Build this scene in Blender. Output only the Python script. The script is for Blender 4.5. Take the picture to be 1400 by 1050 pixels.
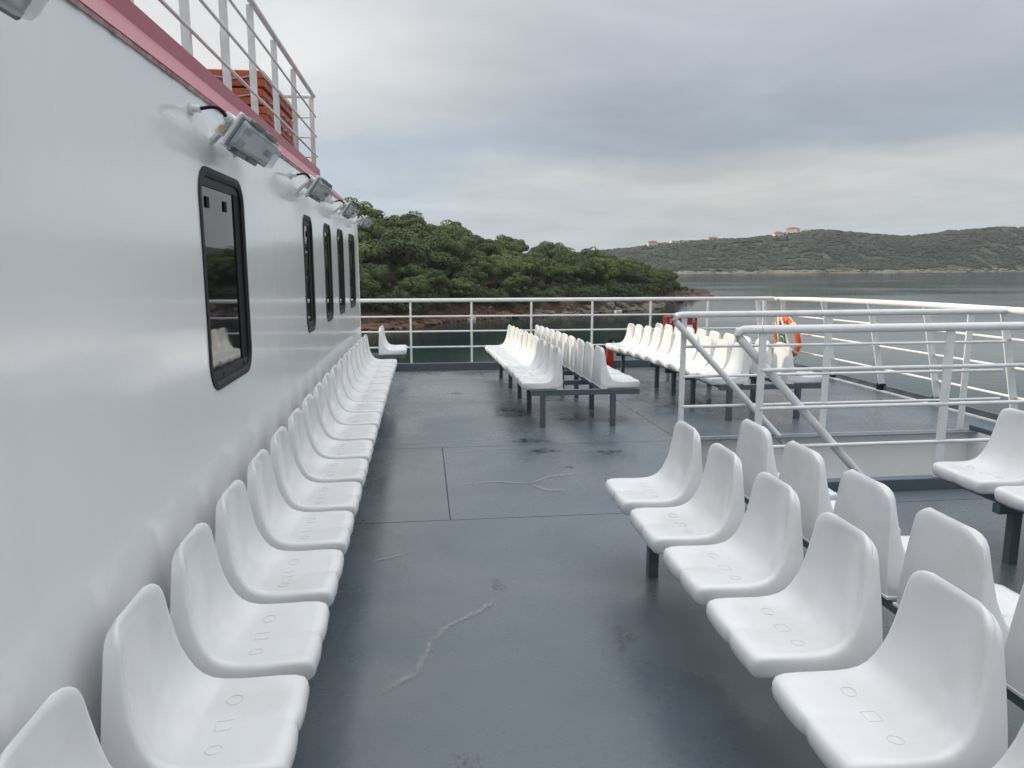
import bpy, bmesh, math, random
from mathutils import Vector, Matrix
R = math.radians
rnd = random.Random(7)
for o in list(bpy.data.objects): bpy.data.objects.remove(o)
scn = bpy.context.scene
col = scn.collection

# ------------------------------------------------------------------ camera, sky, sun, exposure
cd = bpy.data.cameras.new('camera'); cam = bpy.data.objects.new('camera', cd); col.objects.link(cam)
cam.location = (0, 0, 1.6)
cam.rotation_euler = (R(90 - 9.353), 0, R(-6.785))
cd.sensor_width = 36; cd.lens = 36 * 1020 / 1400
cd.clip_start = .05; cd.clip_end = 8000
scn.camera = cam
SUN_AZ, SUN_EL = -61.0, 13.0            # degrees clockwise from +Y, above the horizon
SUN = Vector((math.sin(R(SUN_AZ)) * math.cos(R(SUN_EL)), math.cos(R(SUN_AZ)) * math.cos(R(SUN_EL)), math.sin(R(SUN_EL))))

world = bpy.data.worlds.new('World'); scn.world = world; world.use_nodes = True
def build_sky():
    nt = world.node_tree; nt.nodes.clear(); N = nt.nodes.new; L = nt.links.new
    def math_(op, a, b=None, clamp=False):
        n = N('ShaderNodeMath'); n.operation = op; n.use_clamp = clamp
        for i, v in enumerate((a, b)):
            if v is None: continue
            if isinstance(v, (int, float)): n.inputs[i].default_value = v
            else: L(v, n.inputs[i])
        return n.outputs[0]
    tc = N('ShaderNodeTexCoord'); sep = N('ShaderNodeSeparateXYZ'); L(tc.outputs['Generated'], sep.inputs[0])
    x, y, z = sep.outputs
    el = math_('MULTIPLY', math_('ARCSINE', z), 180 / math.pi)
    az = math_('MULTIPLY', math_('ARCTAN2', x, y), 180 / math.pi)
    # cloud sheet: the direction projected on a flat layer
    zz = math_('ADD', math_('MAXIMUM', z, 0.0), .10)
    cmb = N('ShaderNodeCombineXYZ'); L(math_('DIVIDE', x, zz), cmb.inputs[0]); L(math_('DIVIDE', y, zz), cmb.inputs[1])
    def noise(scale, det, rough, sx=1, sy=1, off=0, dist=0.0):
        mp = N('ShaderNodeMapping'); mp.inputs['Scale'].default_value = (sx, sy, 1); mp.inputs['Location'].default_value = (off, off * .7, 0)
        mp.inputs['Rotation'].default_value = (0, 0, R(-18))
        L(cmb.outputs[0], mp.inputs[0])
        n = N('ShaderNodeTexNoise'); n.inputs['Scale'].default_value = scale; n.inputs['Detail'].default_value = det
        n.inputs['Roughness'].default_value = rough; n.inputs['Distortion'].default_value = dist
        L(mp.outputs[0], n.inputs['Vector']); return n.outputs['Fac']
    n1 = noise(.42, 5, .5, 1, .8, 3.1, .3)
    n2 = noise(1.3, 8, .58, 1, .55, 9.0, .5)
    warp = math_('ADD', math_('MULTIPLY', math_('SUBTRACT', n1, .5), 9.0), math_('MULTIPLY', math_('SUBTRACT', n2, .5), 4.5))
    fade = math_('MULTIPLY', math_('SUBTRACT', el, 1.0), .2, True)
    elw = math_('ADD', el, math_('MULTIPLY', warp, fade))
    pos = math_('DIVIDE', elw, 90.0, True)
    def ramp(stops):
        cr = N('ShaderNodeValToRGB'); L(pos, cr.inputs[0]); e = cr.color_ramp.elements
        while len(e) < len(stops): e.new(.5)
        for i, (d, c) in enumerate(stops):
            e[i].position = d / 90; e[i].color = (*c, 1)
        cr.color_ramp.interpolation = 'B_SPLINE' if False else 'EASE'
        return cr.outputs[0]
    hi = [(32, (.84, .86, .90)), (58, (1.60, 1.63, 1.68)), (90, (2.0, 2.03, 2.08))]
    right = ramp([(0, (.45, .49, .53)), (3.2, (.46, .49, .515)), (5.2, (.515, .53, .53)), (6.4, (.455, .475, .49)), (8.3, (.335, .38, .445)),
                  (11.5, (.345, .388, .45)), (14.5, (.41, .445, .50)), (19, (.46, .485, .53))] + hi)
    left = ramp([(0, (.46, .51, .56)), (4.5, (.42, .495, .575)), (8.5, (.43, .505, .59)), (11.0, (.56, .59, .615)),
                 (14, (.68, .69, .69)), (19, (.62, .64, .66))] + hi)
    azf = N('ShaderNodeMapRange'); azf.interpolation_type = 'SMOOTHSTEP'
    L(math_('ADD', az, math_('MULTIPLY', warp, 1.6)), azf.inputs[0]); azf.inputs[1].default_value = -9; azf.inputs[2].default_value = 17
    mx = N('ShaderNodeMix'); mx.data_type = 'RGBA'; L(azf.outputs[0], mx.inputs[0]); L(left, mx.inputs[6]); L(right, mx.inputs[7])
    # soft streaks
    n3 = noise(1.8, 9, .6, .8, 1.1, 21.0, .6)
    st = math_('ADD', math_('MULTIPLY', math_('SUBTRACT', n3, .5), .27), 1.0)
    n4 = noise(.9, 6, .55, 1, .7, 33.0, .6)
    st = math_('MULTIPLY', st, math_('ADD', math_('MULTIPLY', math_('SUBTRACT', n4, .5), .42), 1.0))
    vm = N('ShaderNodeVectorMath'); vm.operation = 'SCALE'; L(mx.outputs[2], vm.inputs[0]); L(st, vm.inputs['Scale'])
    # light coming through the thinner cloud round the sun
    dt = N('ShaderNodeVectorMath'); dt.operation = 'DOT_PRODUCT'; L(tc.outputs['Generated'], dt.inputs[0]); dt.inputs[1].default_value = SUN
    glow = math_('MULTIPLY', math_('POWER', math_('MAXIMUM', dt.outputs['Value'], 0.0), 10.0), .5)
    gv = N('ShaderNodeVectorMath'); gv.operation = 'SCALE'; gv.inputs[0].default_value = (1.0, .93, .82); L(glow, gv.inputs['Scale'])
    ad = N('ShaderNodeVectorMath'); ad.operation = 'ADD'; L(vm.outputs[0], ad.inputs[0]); L(gv.outputs[0], ad.inputs[1])
    b1 = N('ShaderNodeBackground'); L(ad.outputs[0], b1.inputs[0]); b1.inputs[1].default_value = 1.0
    sk = N('ShaderNodeTexSky'); sk.sky_type = 'NISHITA'; sk.sun_disc = False; sk.sun_elevation = R(SUN_EL); sk.sun_rotation = R(SUN_AZ)
    sk.air_density = 1.2; sk.dust_density = 2.0
    b2 = N('ShaderNodeBackground'); L(sk.outputs[0], b2.inputs[0]); b2.inputs[1].default_value = .06
    ms = N('ShaderNodeMixShader'); ms.inputs[0].default_value = .1; L(b1.outputs[0], ms.inputs[1]); L(b2.outputs[0], ms.inputs[2])
    out = N('ShaderNodeOutputWorld'); L(ms.outputs[0], out.inputs[0])
build_sky()
sd = bpy.data.lights.new('sun', 'SUN'); sd.energy = 2.7; sd.angle = R(4); sd.color = (1, .89, .68)
so = bpy.data.objects.new('sun', sd); col.objects.link(so); so.rotation_euler = SUN.to_track_quat('Z', 'Y').to_euler()
vs = scn.view_settings; vs.view_transform = 'Standard'; vs.look = 'None'; vs.gamma = 1; vs.use_curve_mapping = False; vs.exposure = 0.3

# ------------------------------------------------------------------ helpers
def tag(o, label=None, cat=None, group=None, kind=None):
    if label: o['label'] = label
    if cat: o['category'] = cat
    if group: o['group'] = group
    if kind: o['kind'] = kind
    return o
def link(name, me, parent=None, loc=None, rot=None):
    o = bpy.data.objects.new(name, me); col.objects.link(o)
    if parent: o.parent = parent
    if loc: o.location = loc
    if rot: o.rotation_euler = rot
    return o
def empty(name, loc=(0, 0, 0)):
    o = bpy.data.objects.new(name, None); col.objects.link(o); o.location = loc; o.empty_display_size = .1
    return o
class MB:
    def __init__(s): s.v = []; s.f = []; s.m = []
    def quad(s, pts, m=0):
        i = len(s.v); s.v += [tuple(p) for p in pts]; s.f.append(tuple(range(i, i + len(pts)))); s.m.append(m)
    def box(s, a, b, m=0):
        (x0, y0, z0), (x1, y1, z1) = a, b; i = len(s.v)
        s.v += [(x, y, z) for z in (z0, z1) for y in (y0, y1) for x in (x0, x1)]
        for q in ((0, 2, 3, 1), (4, 5, 7, 6), (0, 1, 5, 4), (2, 6, 7, 3), (0, 4, 6, 2), (1, 3, 7, 5)):
            s.f.append(tuple(i + k for k in q)); s.m.append(m)
    def loft(s, rings, m=0, closed=True, caps=True):
        n = len(rings[0]); i = len(s.v)
        for r in rings: s.v += [tuple(p) for p in r]
        for a in range(len(rings) - 1):
            for k in range(n if closed else n - 1):
                k2 = (k + 1) % n
                s.f.append((i + a * n + k, i + a * n + k2, i + (a + 1) * n + k2, i + (a + 1) * n + k)); s.m.append(m)
        if caps:
            s.f.append(tuple(i + k for k in reversed(range(n)))); s.m.append(m)
            s.f.append(tuple(i + (len(rings) - 1) * n + k for k in range(n))); s.m.append(m)
    def tube(s, pts, r, seg=10, m=0, caps=True):
        pts = [Vector(p) for p in pts]; rings = []
        up0 = Vector((0, 0, 1))
        for k, p in enumerate(pts):
            t = (pts[min(k + 1, len(pts) - 1)] - pts[max(k - 1, 0)]).normalized()
            u = up0 if abs(t.z) < .95 else Vector((0, 1, 0))
            a = t.cross(u).normalized(); b = a.cross(t).normalized()
            rr = r[k] if isinstance(r, (list, tuple)) else r
            rings.append([p + (a * math.cos(q) + b * math.sin(q)) * rr for q in [2 * math.pi * j / seg for j in range(seg)]])
        s.loft(rings, m, True, caps)
    def bar(s, p, q, w, h, m=0, side=None):          # rectangular bar p->q, w along side, h the other way
        p, q = Vector(p), Vector(q); t = (q - p).normalized()
        sd_ = Vector(side) if side else (t.cross(Vector((0, 0, 1))) if abs(t.z) < .95 else Vector((1, 0, 0)))
        sd_ = (sd_ - t * sd_.dot(t)).normalized(); n = t.cross(sd_).normalized()
        ring = lambda c: [c - sd_ * w / 2 - n * h / 2, c + sd_ * w / 2 - n * h / 2, c + sd_ * w / 2 + n * h / 2, c - sd_ * w / 2 + n * h / 2]
        s.loft([ring(p), ring(q)], m)
    def mesh(s, name, mats, smooth=None, bevel=0):
        me = bpy.data.meshes.new(name); me.from_pydata(s.v, [], s.f)
        for mt in (mats if isinstance(mats, (list, tuple)) else [mats]): me.materials.append(mt)
        me.polygons.foreach_set('material_index', s.m)
        bm = bmesh.new(); bm.from_mesh(me); bmesh.ops.recalc_face_normals(bm, faces=bm.faces)
        if bevel: bmesh.ops.bevel(bm, geom=[e for e in bm.edges if len(e.link_faces) == 2 and e.calc_face_angle(0) > .6], offset=bevel, segments=2, affect='EDGES', profile=.6)
        bm.to_mesh(me); bm.free()
        if smooth is not None:
            me.polygons.foreach_set('use_smooth', [True] * len(me.polygons)); me.set_sharp_from_angle(angle=R(smooth))
        me.update(); return me
    def build(s, name, mats, parent=None, smooth=None, bevel=0, loc=None):
        return link(name, s.mesh(name, mats, smooth, bevel), parent, loc)
def mat(name, base, rough=.5, metal=0, spec=.5, noise=None, bump=None, trans=0, rnoise=None, coat=0, coordobj=False, det=6):
    """noise=(scale, amount, other colour); bump=(scale, strength, distance); rnoise=(scale, lo, hi)"""
    m = bpy.data.materials.new(name); m.use_nodes = True; nt = m.node_tree; b = nt.nodes['Principled BSDF']
    b.inputs['Base Color'].default_value = (*base, 1); b.inputs['Roughness'].default_value = rough
    b.inputs['Metallic'].default_value = metal; b.inputs['Specular IOR Level'].default_value = spec
    b.inputs['Transmission Weight'].default_value = trans; b.inputs['Coat Weight'].default_value = coat
    if coat: b.inputs['Coat Roughness'].default_value = .08
    if noise or bump or rnoise:
        tc = nt.nodes.new('ShaderNodeTexCoord'); src = tc.outputs['Object']
        if not coordobj:
            g = nt.nodes.new('ShaderNodeNewGeometry'); src = g.outputs['Position']
        def nz(sc, det=det, r=.6):
            n = nt.nodes.new('ShaderNodeTexNoise'); n.inputs['Scale'].default_value = sc; n.inputs['Detail'].default_value = det; n.inputs['Roughness'].default_value = r
            nt.links.new(src, n.inputs['Vector']); return n.outputs['Fac']
        if noise:
            mr = nt.nodes.new('ShaderNodeMapRange'); mr.interpolation_type = 'SMOOTHSTEP'
            nt.links.new(nz(noise[0]), mr.inputs[0]); mr.inputs[1].default_value = .42; mr.inputs[2].default_value = .72; mr.inputs[4].default_value = noise[1]
            mx = nt.nodes.new('ShaderNodeMix'); mx.data_type = 'RGBA'; nt.links.new(mr.outputs[0], mx.inputs[0])
            mx.inputs[6].default_value = (*base, 1); mx.inputs[7].default_value = (*noise[2], 1)
            nt.links.new(mx.outputs[2], b.inputs['Base Color'])
        if rnoise:
            mr = nt.nodes.new('ShaderNodeMapRange'); nt.links.new(nz(rnoise[0]), mr.inputs[0])
            mr.inputs[1].default_value = .35; mr.inputs[2].default_value = .65; mr.inputs[3].default_value = rnoise[1]; mr.inputs[4].default_value = rnoise[2]
            nt.links.new(mr.outputs[0], b.inputs['Roughness'])
        if bump:
            bp = nt.nodes.new('ShaderNodeBump'); bp.inputs['Strength'].default_value = bump[1]; bp.inputs['Distance'].default_value = bump[2]
            nt.links.new(nz(bump[0]), bp.inputs['Height']); nt.links.new(bp.outputs[0], b.inputs['Normal'])
    return m
def dz(y): return -.003 * max(0., y - 4.2) ** 2        # the deck's sheer
def xe(y):                                             # the starboard deck edge
    P = [(-9, 5.6), (5, 5.82), (7, 5.86), (8.8, 5.95), (10, 6.05), (12.4, 6.3), (14, 6.35)]
    for (a, b), (c, d) in zip(P, P[1:]):
        if y <= c: return b + (d - b) * (y - a) / (c - a)
    return P[-1][1]
def interp(tab, x):
    if x <= tab[0][0]: return tab[0][1]
    for (a, b), (c, d) in zip(tab, tab[1:]):
        if x <= c: return b + (d - b) * (x - a) / (c - a)
    return tab[-1][1]

# ------------------------------------------------------------------ materials
M = {}
M['white'] = mat('white_rail_paint', (.72, .73, .73), .35, noise=(9, .5, (.55, .54, .50)), bump=(60, .1, .002))
M['white2'] = mat('white_steel_paint', (.80, .81, .81), .4, noise=(3, .4, (.72, .71, .67)), bump=(20, .15, .004))
M['pink'] = mat('faded_red_paint', (.36, .070, .108), .42, noise=(5, .5, (.41, .12, .165)), bump=(30, .1, .003))
M['rust'] = mat('rusty_edge', (.50, .33, .33), .7, noise=(14, .9, (.13, .05, .03)))
M['grey'] = mat('grey_steel_paint', (.075, .095, .115), .35, noise=(7, .5, (.11, .125, .14)), bump=(40, .12, .002))
M['dark'] = mat('dark_rubber', (.010, .011, .012), .6, spec=.15)
M['frame'] = mat('dark_window_frame', (.016, .017, .020), .5, spec=.3)
M['glass'] = mat('tinted_window_glass', (.006, .007, .009), .03, spec=.6, bump=(1.2, .02, .02))
M['orange'] = mat('orange_float_shell', (.42, .085, .028), .55, noise=(6, .6, (.26, .06, .03)), bump=(25, .2, .006))
M['rope'] = mat('grey_rope', (.42, .40, .38), .8)
M['lampwhite'] = mat('white_lamp_housing', (.72, .73, .73), .35, noise=(18, .4, (.55, .54, .5)))
M['lens'] = mat('clear_lamp_lens', (.70, .74, .74), .14)
M['lens'].node_tree.nodes['Principled BSDF'].inputs['Alpha'].default_value = .38
M['reflector'] = mat('lamp_tray', (.62, .66, .66), .35)
M['ballast'] = mat('lamp_gear', (.20, .22, .23), .5)
M['brass'] = mat('brass_plug', (.50, .42, .26), .4, metal=.6)
M['red'] = mat('red_enamel', (.32, .02, .018), .35, noise=(8, .4, (.30, .02, .02)))
M['buoy'] = mat('orange_lifebuoy', (.75, .13, .025), .5, noise=(12, .4, (.6, .12, .05)))
M['tape'] = mat('white_tape', (.75, .74, .70), .6)
M['sign_green'] = mat('green_print', (.03, .18, .07), .5)
M['metal'] = mat('dull_steel', (.35, .36, .37), .35, metal=.8)
def seat_material():
    m = mat('white_seat_plastic', (.69, .70, .705), .2, noise=(4, .7, (.62, .615, .59)), det=4)
    return m
M['seat'] = seat_material()
M['seatmark'] = mat('grimy_moulding_line', (.66, .66, .645), .5)

def wall_material():
    m = bpy.data.materials.new('white_gloss_paint'); m.use_nodes = True; nt = m.node_tree; N = nt.nodes.new; L = nt.links.new; b = nt.nodes['Principled BSDF']
    g = N('ShaderNodeNewGeometry')
    def nz(sc, sy, sz, det):
        mp = N('ShaderNodeMapping'); mp.inputs['Scale'].default_value = (1, sy, sz); L(g.outputs['Position'], mp.inputs[0])
        n = N('ShaderNodeTexNoise'); n.inputs['Scale'].default_value = sc; n.inputs['Detail'].default_value = det; n.inputs['Roughness'].default_value = .5; L(mp.outputs[0], n.inputs['Vector']); return n.outputs['Fac']
    def mixc(f, lo, hi, amt, a, c):
        mr = N('ShaderNodeMapRange'); L(f, mr.inputs[0]); mr.inputs[1].default_value = lo; mr.inputs[2].default_value = hi; mr.inputs[4].default_value = amt
        mx = N('ShaderNodeMix'); mx.data_type = 'RGBA'; L(mr.outputs[0], mx.inputs[0]); mx.inputs[7].default_value = (*c, 1)
        if isinstance(a, tuple): mx.inputs[6].default_value = (*a, 1)
        else: L(a, mx.inputs[6])
        return mx.outputs[2]
    c = mixc(nz(1.0, 1, .6, 3), .3, .75, .5, (.83, .84, .85), (.785, .79, .785))
    c = mixc(nz(5, 1.6, .12, 4), .58, .85, .14, c, (.66, .64, .59))          # faint run-down dirt streaks
    L(c, b.inputs['Base Color']); b.inputs['Roughness'].default_value = .17; b.inputs['Coat Weight'].default_value = .3; b.inputs['Coat Roughness'].default_value = .06
    b1 = N('ShaderNodeBump'); b1.inputs['Strength'].default_value = .13; b1.inputs['Distance'].default_value = .03; L(nz(2.0, 1.4, .10, 2), b1.inputs['Height'])
    b2 = N('ShaderNodeBump'); b2.inputs['Strength'].default_value = .05; b2.inputs['Distance'].default_value = .01; L(nz(40, 1, 1, 3), b2.inputs['Height']); L(b1.outputs[0], b2.inputs['Normal'])
    L(b2.outputs[0], b.inputs['Normal']); return m
M['wall'] = wall_material()
def deck_material():
    m = bpy.data.materials.new('grey_deck_paint'); m.use_nodes = True; nt = m.node_tree; N = nt.nodes.new; L = nt.links.new
    b = nt.nodes['Principled BSDF']; g = N('ShaderNodeNewGeometry'); P = g.outputs['Position']
    def nz(sc, det=6, r=.6, dist=0, sx=1, sy=1):
        mp = N('ShaderNodeMapping'); mp.inputs['Scale'].default_value = (sx, sy, 1); L(P, mp.inputs[0])
        n = N('ShaderNodeTexNoise'); n.inputs['Scale'].default_value = sc; n.inputs['Detail'].default_value = det
        n.inputs['Roughness'].default_value = r; n.inputs['Distortion'].default_value = dist; L(mp.outputs[0], n.inputs['Vector']); return n.outputs['Fac']
    def mr(f, a, b_, c, d):
        n = N('ShaderNodeMapRange'); n.interpolation_type = 'SMOOTHSTEP'; L(f, n.inputs[0])
        for i, v in enumerate((a, b_, c, d)): n.inputs[i + 1].default_value = v
        return n.outputs[0]
    def mix(f, c1, c2, k=None):
        n = N('ShaderNodeMix'); n.data_type = 'RGBA'; L(f, n.inputs[0])
        for i, c in ((6, c1), (7, c2)):
            if isinstance(c, tuple): n.inputs[i].default_value = (*c, 1)
            else: L(c, n.inputs[i])
        return n.outputs[2]
    c = mix(mr(nz(.8, 5, .55, .6), .35, .68, 0, 1), (.098, .122, .142), (.128, .150, .168))
    c = mix(mr(nz(5, 8, .7), .5, .75, 0, .45), c, (.085, .102, .118))
    c = mix(mr(nz(55, 4, .7), .62, .72, 0, .35), c, (.165, .18, .195))
    c = mix(mr(nz(2.3, 7, .65, 1.2), .62, .75, 0, .35), c, (.14, .142, .138))
    L(c, b.inputs['Base Color'])
    r1 = mr(nz(1.1, 6, .6, .8), .35, .7, .20, .42)
    rr = N('ShaderNodeMath'); rr.operation = 'ADD'; L(r1, rr.inputs[0]); L(mr(nz(30, 4, .7), .3, .7, -.03, .05), rr.inputs[1])
    L(rr.outputs[0], b.inputs['Roughness'])
    bp = N('ShaderNodeBump'); bp.inputs['Strength'].default_value = .22; bp.inputs['Distance'].default_value = .012
    L(nz(3.2, 9, .62), bp.inputs['Height']); L(bp.outputs[0], b.inputs['Normal'])
    b.inputs['Specular IOR Level'].default_value = .55
    return m
M['deck'] = deck_material()
M['seam'] = mat('deck_seam', (.035, .042, .05), .6)
def decal(name, colr, rough, scale, lo, hi):
    m = mat(name, colr, rough); nt = m.node_tree; b = nt.nodes['Principled BSDF']
    g = nt.nodes.new('ShaderNodeNewGeometry'); n = nt.nodes.new('ShaderNodeTexNoise'); n.inputs['Scale'].default_value = scale; n.inputs['Detail'].default_value = 8; n.inputs['Roughness'].default_value = .7
    nt.links.new(g.outputs['Position'], n.inputs['Vector'])
    mr = nt.nodes.new('ShaderNodeMapRange'); nt.links.new(n.outputs['Fac'], mr.inputs[0]); mr.inputs[1].default_value = lo; mr.inputs[2].default_value = hi
    at = nt.nodes.new('ShaderNodeAttribute'); at.attribute_name = 'edge'
    mu = nt.nodes.new('ShaderNodeMath'); mu.operation = 'MULTIPLY'; nt.links.new(mr.outputs[0], mu.inputs[0]); nt.links.new(at.outputs['Fac'], mu.inputs[1])
    nt.links.new(mu.outputs[0], b.inputs['Alpha']); return m
M['scuff'] = decal('pale_scuff', (.33, .35, .365), .32, 14, .30, .75)
M['wet'] = decal('wet_patch', (.05, .058, .066), .12, 16, .42, .66)
M['tread'] = decal('shoe_tread_dirt', (.075, .086, .096), .4, 75, .50, .66)

# ------------------------------------------------------------------ deck: plates with sunk seams, hull, stairwell
SX0, SX1, SY0, SY1 = 2.30, 5.26, 4.80, 6.53           # stairwell opening
def build_deck():
    d = MB()
    ys = [-5, 0, 2, 4.2, SY0, SY1, 8, 9.9, 11, 12.42]
    for a, b in zip(ys, ys[1:]):
        spans = [(-4.5, SX0), (SX1, None)] if (a, b) == (SY0, SY1) else [(-4.5, None)]
        for x0, x1 in spans:
            p = lambda x, y: (xe(y) if x is None else x, y, dz(y) - .009)
            d.quad([p(x0, a), p(x1, a), p(x1, b), p(x0, b)])
    deck = d.build('deck', M['seam']); tag(deck, kind='structure')
    g = .0035
    rows = [(-5, -2.4), (-2.4, .35), (.35, 4.485), (4.485, SY0), (SY0, SY1), (SY1, 8.74), (8.74, 10.92), (10.92, 12.36)]
    rows = [(-5, -2.4), (-2.4, .35), (.35, 4.485), (4.485, 6.40), (6.40, 8.74), (8.74, 10.92), (10.92, 12.36)]
    cols = {0: [-.83, 2.3, None], 1: [-.83, 2.3, None], 2: [-.83, 2.3, None], 3: [-.83, .145, SX0], 4: [-.83, SX0, None], 5: [-4.4, 2.95, None], 6: [-4.4, .9, None]}
    def plate(x0, x1, a, b, ragged=None):
        m = MB(); n = max(2, int((b - a) / .25)); top = []
        for k in range(n + 1):
            y = a + g + (b - a - 2 * g) * k / n
            X1 = (xe(y) - .05) if x1 is None else x1 - g
            top.append([(x0 + g, y, dz(y)), (X1, y, dz(y))])
        for r0, r1 in zip(top, top[1:]): m.quad([r0[0], r0[1], r1[1], r1[0]])
        low = lambda p: (p[0], p[1], p[2] - .008)
        for i in (0, 1):
            for r0, r1 in zip(top, top[1:]): m.quad([r0[i], r1[i], low(r1[i]), low(r0[i])])
        for r in (top[0], top[-1]): m.quad([r[0], r[1], low(r[1]), low(r[0])])
        m.build('deck_plate', M['deck'], deck, smooth=30)
    for i, (a, b) in enumerate(rows):
        for x0, x1 in zip(cols[i], cols[i][1:]): plate(x0, x1, a, b)
    plate(SX0, None, 4.485, SY0); plate(SX1, None, SY0, SY1); plate(SX0, SX1, SY1, 6.53 + .0) if False else None
    # sheets for scuffs, wet patches and shoe marks
    def ribbon(name, pts, w, m):
        me = MB(); edge = []; pts = [Vector((p[0], p[1], 0)) for p in pts]; L_, C_, R_ = [], [], []
        fine = []
        for p, q in zip(pts, pts[1:]):
            for k in range(6): fine.append(p.lerp(q, k / 6) + Vector((rnd.uniform(-.004, .004), rnd.uniform(-.004, .004), 0)))
        fine.append(pts[-1])
        for k, p in enumerate(fine):
            t = (fine[min(k + 1, len(fine) - 1)] - fine[max(k - 1, 0)]).normalized(); s = Vector((-t.y, t.x, 0))
            ww = w * rnd.uniform(.6, 1.15)
            for q, e in ((-1, 0.), (0, 1.), (1, 0.)):
                c = p + s * ww * q; me.v.append((c.x, c.y, dz(c.y) + .004)); edge.append(e * min(1, k / 3, (len(fine) - 1 - k) / 3))
        for k in range(len(fine) - 1):
            for j in (0, 1): me.f.append((k * 3 + j, k * 3 + j + 1, k * 3 + j + 4, k * 3 + j + 3)); me.m.append(0)
        o = me.build(name, m, deck); at = o.data.attributes.new('edge', 'FLOAT', 'POINT'); at.data.foreach_set('value', edge)
    def blob(name, c, rx, ry, m, rot=0):
        me = MB(); edge = []; n = 20
        for ri, e in ((0, 1.), (.6, 1.), (1., 0.)):
            for k in range(n):
                a = 2 * math.pi * k / n; j = 1 + .25 * math.sin(3 * a + c[0] * 9) + .12 * math.sin(7 * a + c[1] * 5)
                x, y = rx * ri * j * math.cos(a), ry * ri * j * math.sin(a)
                X, Y = c[0] + x * math.cos(rot) - y * math.sin(rot), c[1] + x * math.sin(rot) + y * math.cos(rot)
                me.v.append((X, Y, dz(Y) + .004)); edge.append(e)
        for r in (0, 1):
            for k in range(n): me.f.append((r * n + k, r * n + (k + 1) % n, (r + 1) * n + (k + 1) % n, (r + 1) * n + k)); me.m.append(0)
        o = me.build(name, m, deck); at = o.data.attributes.new('edge', 'FLOAT', 'POINT'); at.data.foreach_set('value', edge)
    for pts, w in SCUFFS: ribbon('scuff_mark', pts, w, M['scuff'])
    for c, rx, ry, rot in WETS: blob('wet_patch', c, rx, ry, M['wet'], rot)
    for c, rx, ry, rot in TREADS: blob('shoe_mark', c, rx, ry, M['tread'], rot)
SCUFFS = [([(-.20, 2.60), (-.05, 2.74), (.0, 2.95), (.08, 3.1), (.22, 3.22), (.34, 3.35)], .026),
          ([(-.33, 3.86), (-.2, 3.92), (-.05, 4.02)], .014),
          ([(.17, 5.22), (.5, 5.28), (.75, 5.2), (.95, 5.38), (1.2, 5.42)], .022), ([(.72, 5.24), (.85, 5.02), (1.05, 5.0)], .035),
          ([(.15, 6.15), (.5, 6.28), (.9, 6.27)], .02), ([(-.35, 6.55), (.2, 6.62), (.8, 6.7)], .018), ([(.55, 7.0), (.85, 7.15)], .03),
          ([(2.0, 7.9), (2.5, 7.95)], .02)]
WETS = [((1.0, 6.15), .16, .10, .2), ((.95, 6.55), .22, .10, -.3), ((1.55, 6.05), .13, .08, .1), ((1.12, 5.62), .05, .04, 0),
        ((1.0, 8.0), .3, .35, .3), ((1.8, 7.6), .45, .3, .1), ((3.3, 8.3), .6, .4, .2), ((.4, 9.5), .12, .1, 0)]
TREADS = [((.83, 2.92), .055, .12, -.2), ((.12, 2.15), .05, .10, .2), ((.35, 3.5), .04, .08, .1)]
build_deck()

def build_stairwell():
    w = MB()
    zt = lambda y: dz(y) - .002
    w.quad([(SX0, SY1, -2.6), (SX1, SY1, -2.6), (SX1, SY1, zt(SY1)), (SX0, SY1, zt(SY1))])
    w.quad([(SX1, SY0, -2.6), (SX1, SY1, -2.6), (SX1, SY1, zt(SY1)), (SX1, SY0, zt(SY0))])
    w.quad([(SX0, SY0, -2.6), (SX1, SY0, -2.6), (SX1, SY0, zt(SY0)), (SX0, SY0, zt(SY0))])
    w.quad([(SX0, SY0, -2.6), (SX0, SY1, -2.6), (SX0, SY1, zt(SY1)), (SX0, SY0, zt(SY0))])
    w.quad([(SX0, SY0, -2.6), (SX1, SY0, -2.6), (SX1, SY1, -2.6), (SX0, SY1, -2.6)])
    o = w.build('stairwell', M['white2']); tag(o, kind='structure')
    m = MB(); m.box((SX0, SY0 - .09, -.003), (SX1 + .05, SY0 - .002, .085)); m.box((SX1 + .002, SY0, dz(6) - .004), (SX1 + .05, SY1, .03))
    m.build('kerb', M['grey'], o, bevel=.006)
    m = MB(); m.box((SX0, SY1 - .004, dz(SY1) - .03), (SX1, SY1 - .001, dz(SY1) + .004)); m.build('lip', M['white2'], o)
    s = empty('staircase', (SX0, 5.6, -2.6)); tag(s, 'steel stairs going down inside the white stairwell', 'stairs')
    for k in range(11):
        b = MB(); b.box((.02 + k * .235, -.72, 2.6 - .235 * (k + 1) - .03), (.28 + k * .235, .72, 2.6 - .235 * (k + 1))); b.build('tread', M['grey'], s)
    for y in (-.76, .74):
        b = MB(); b.bar((0, y, 2.42), (2.6, y, -.1), .02, .22, side=(0, 1, 0)); b.build('stringer', M['grey'], s)
build_stairwell()

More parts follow.
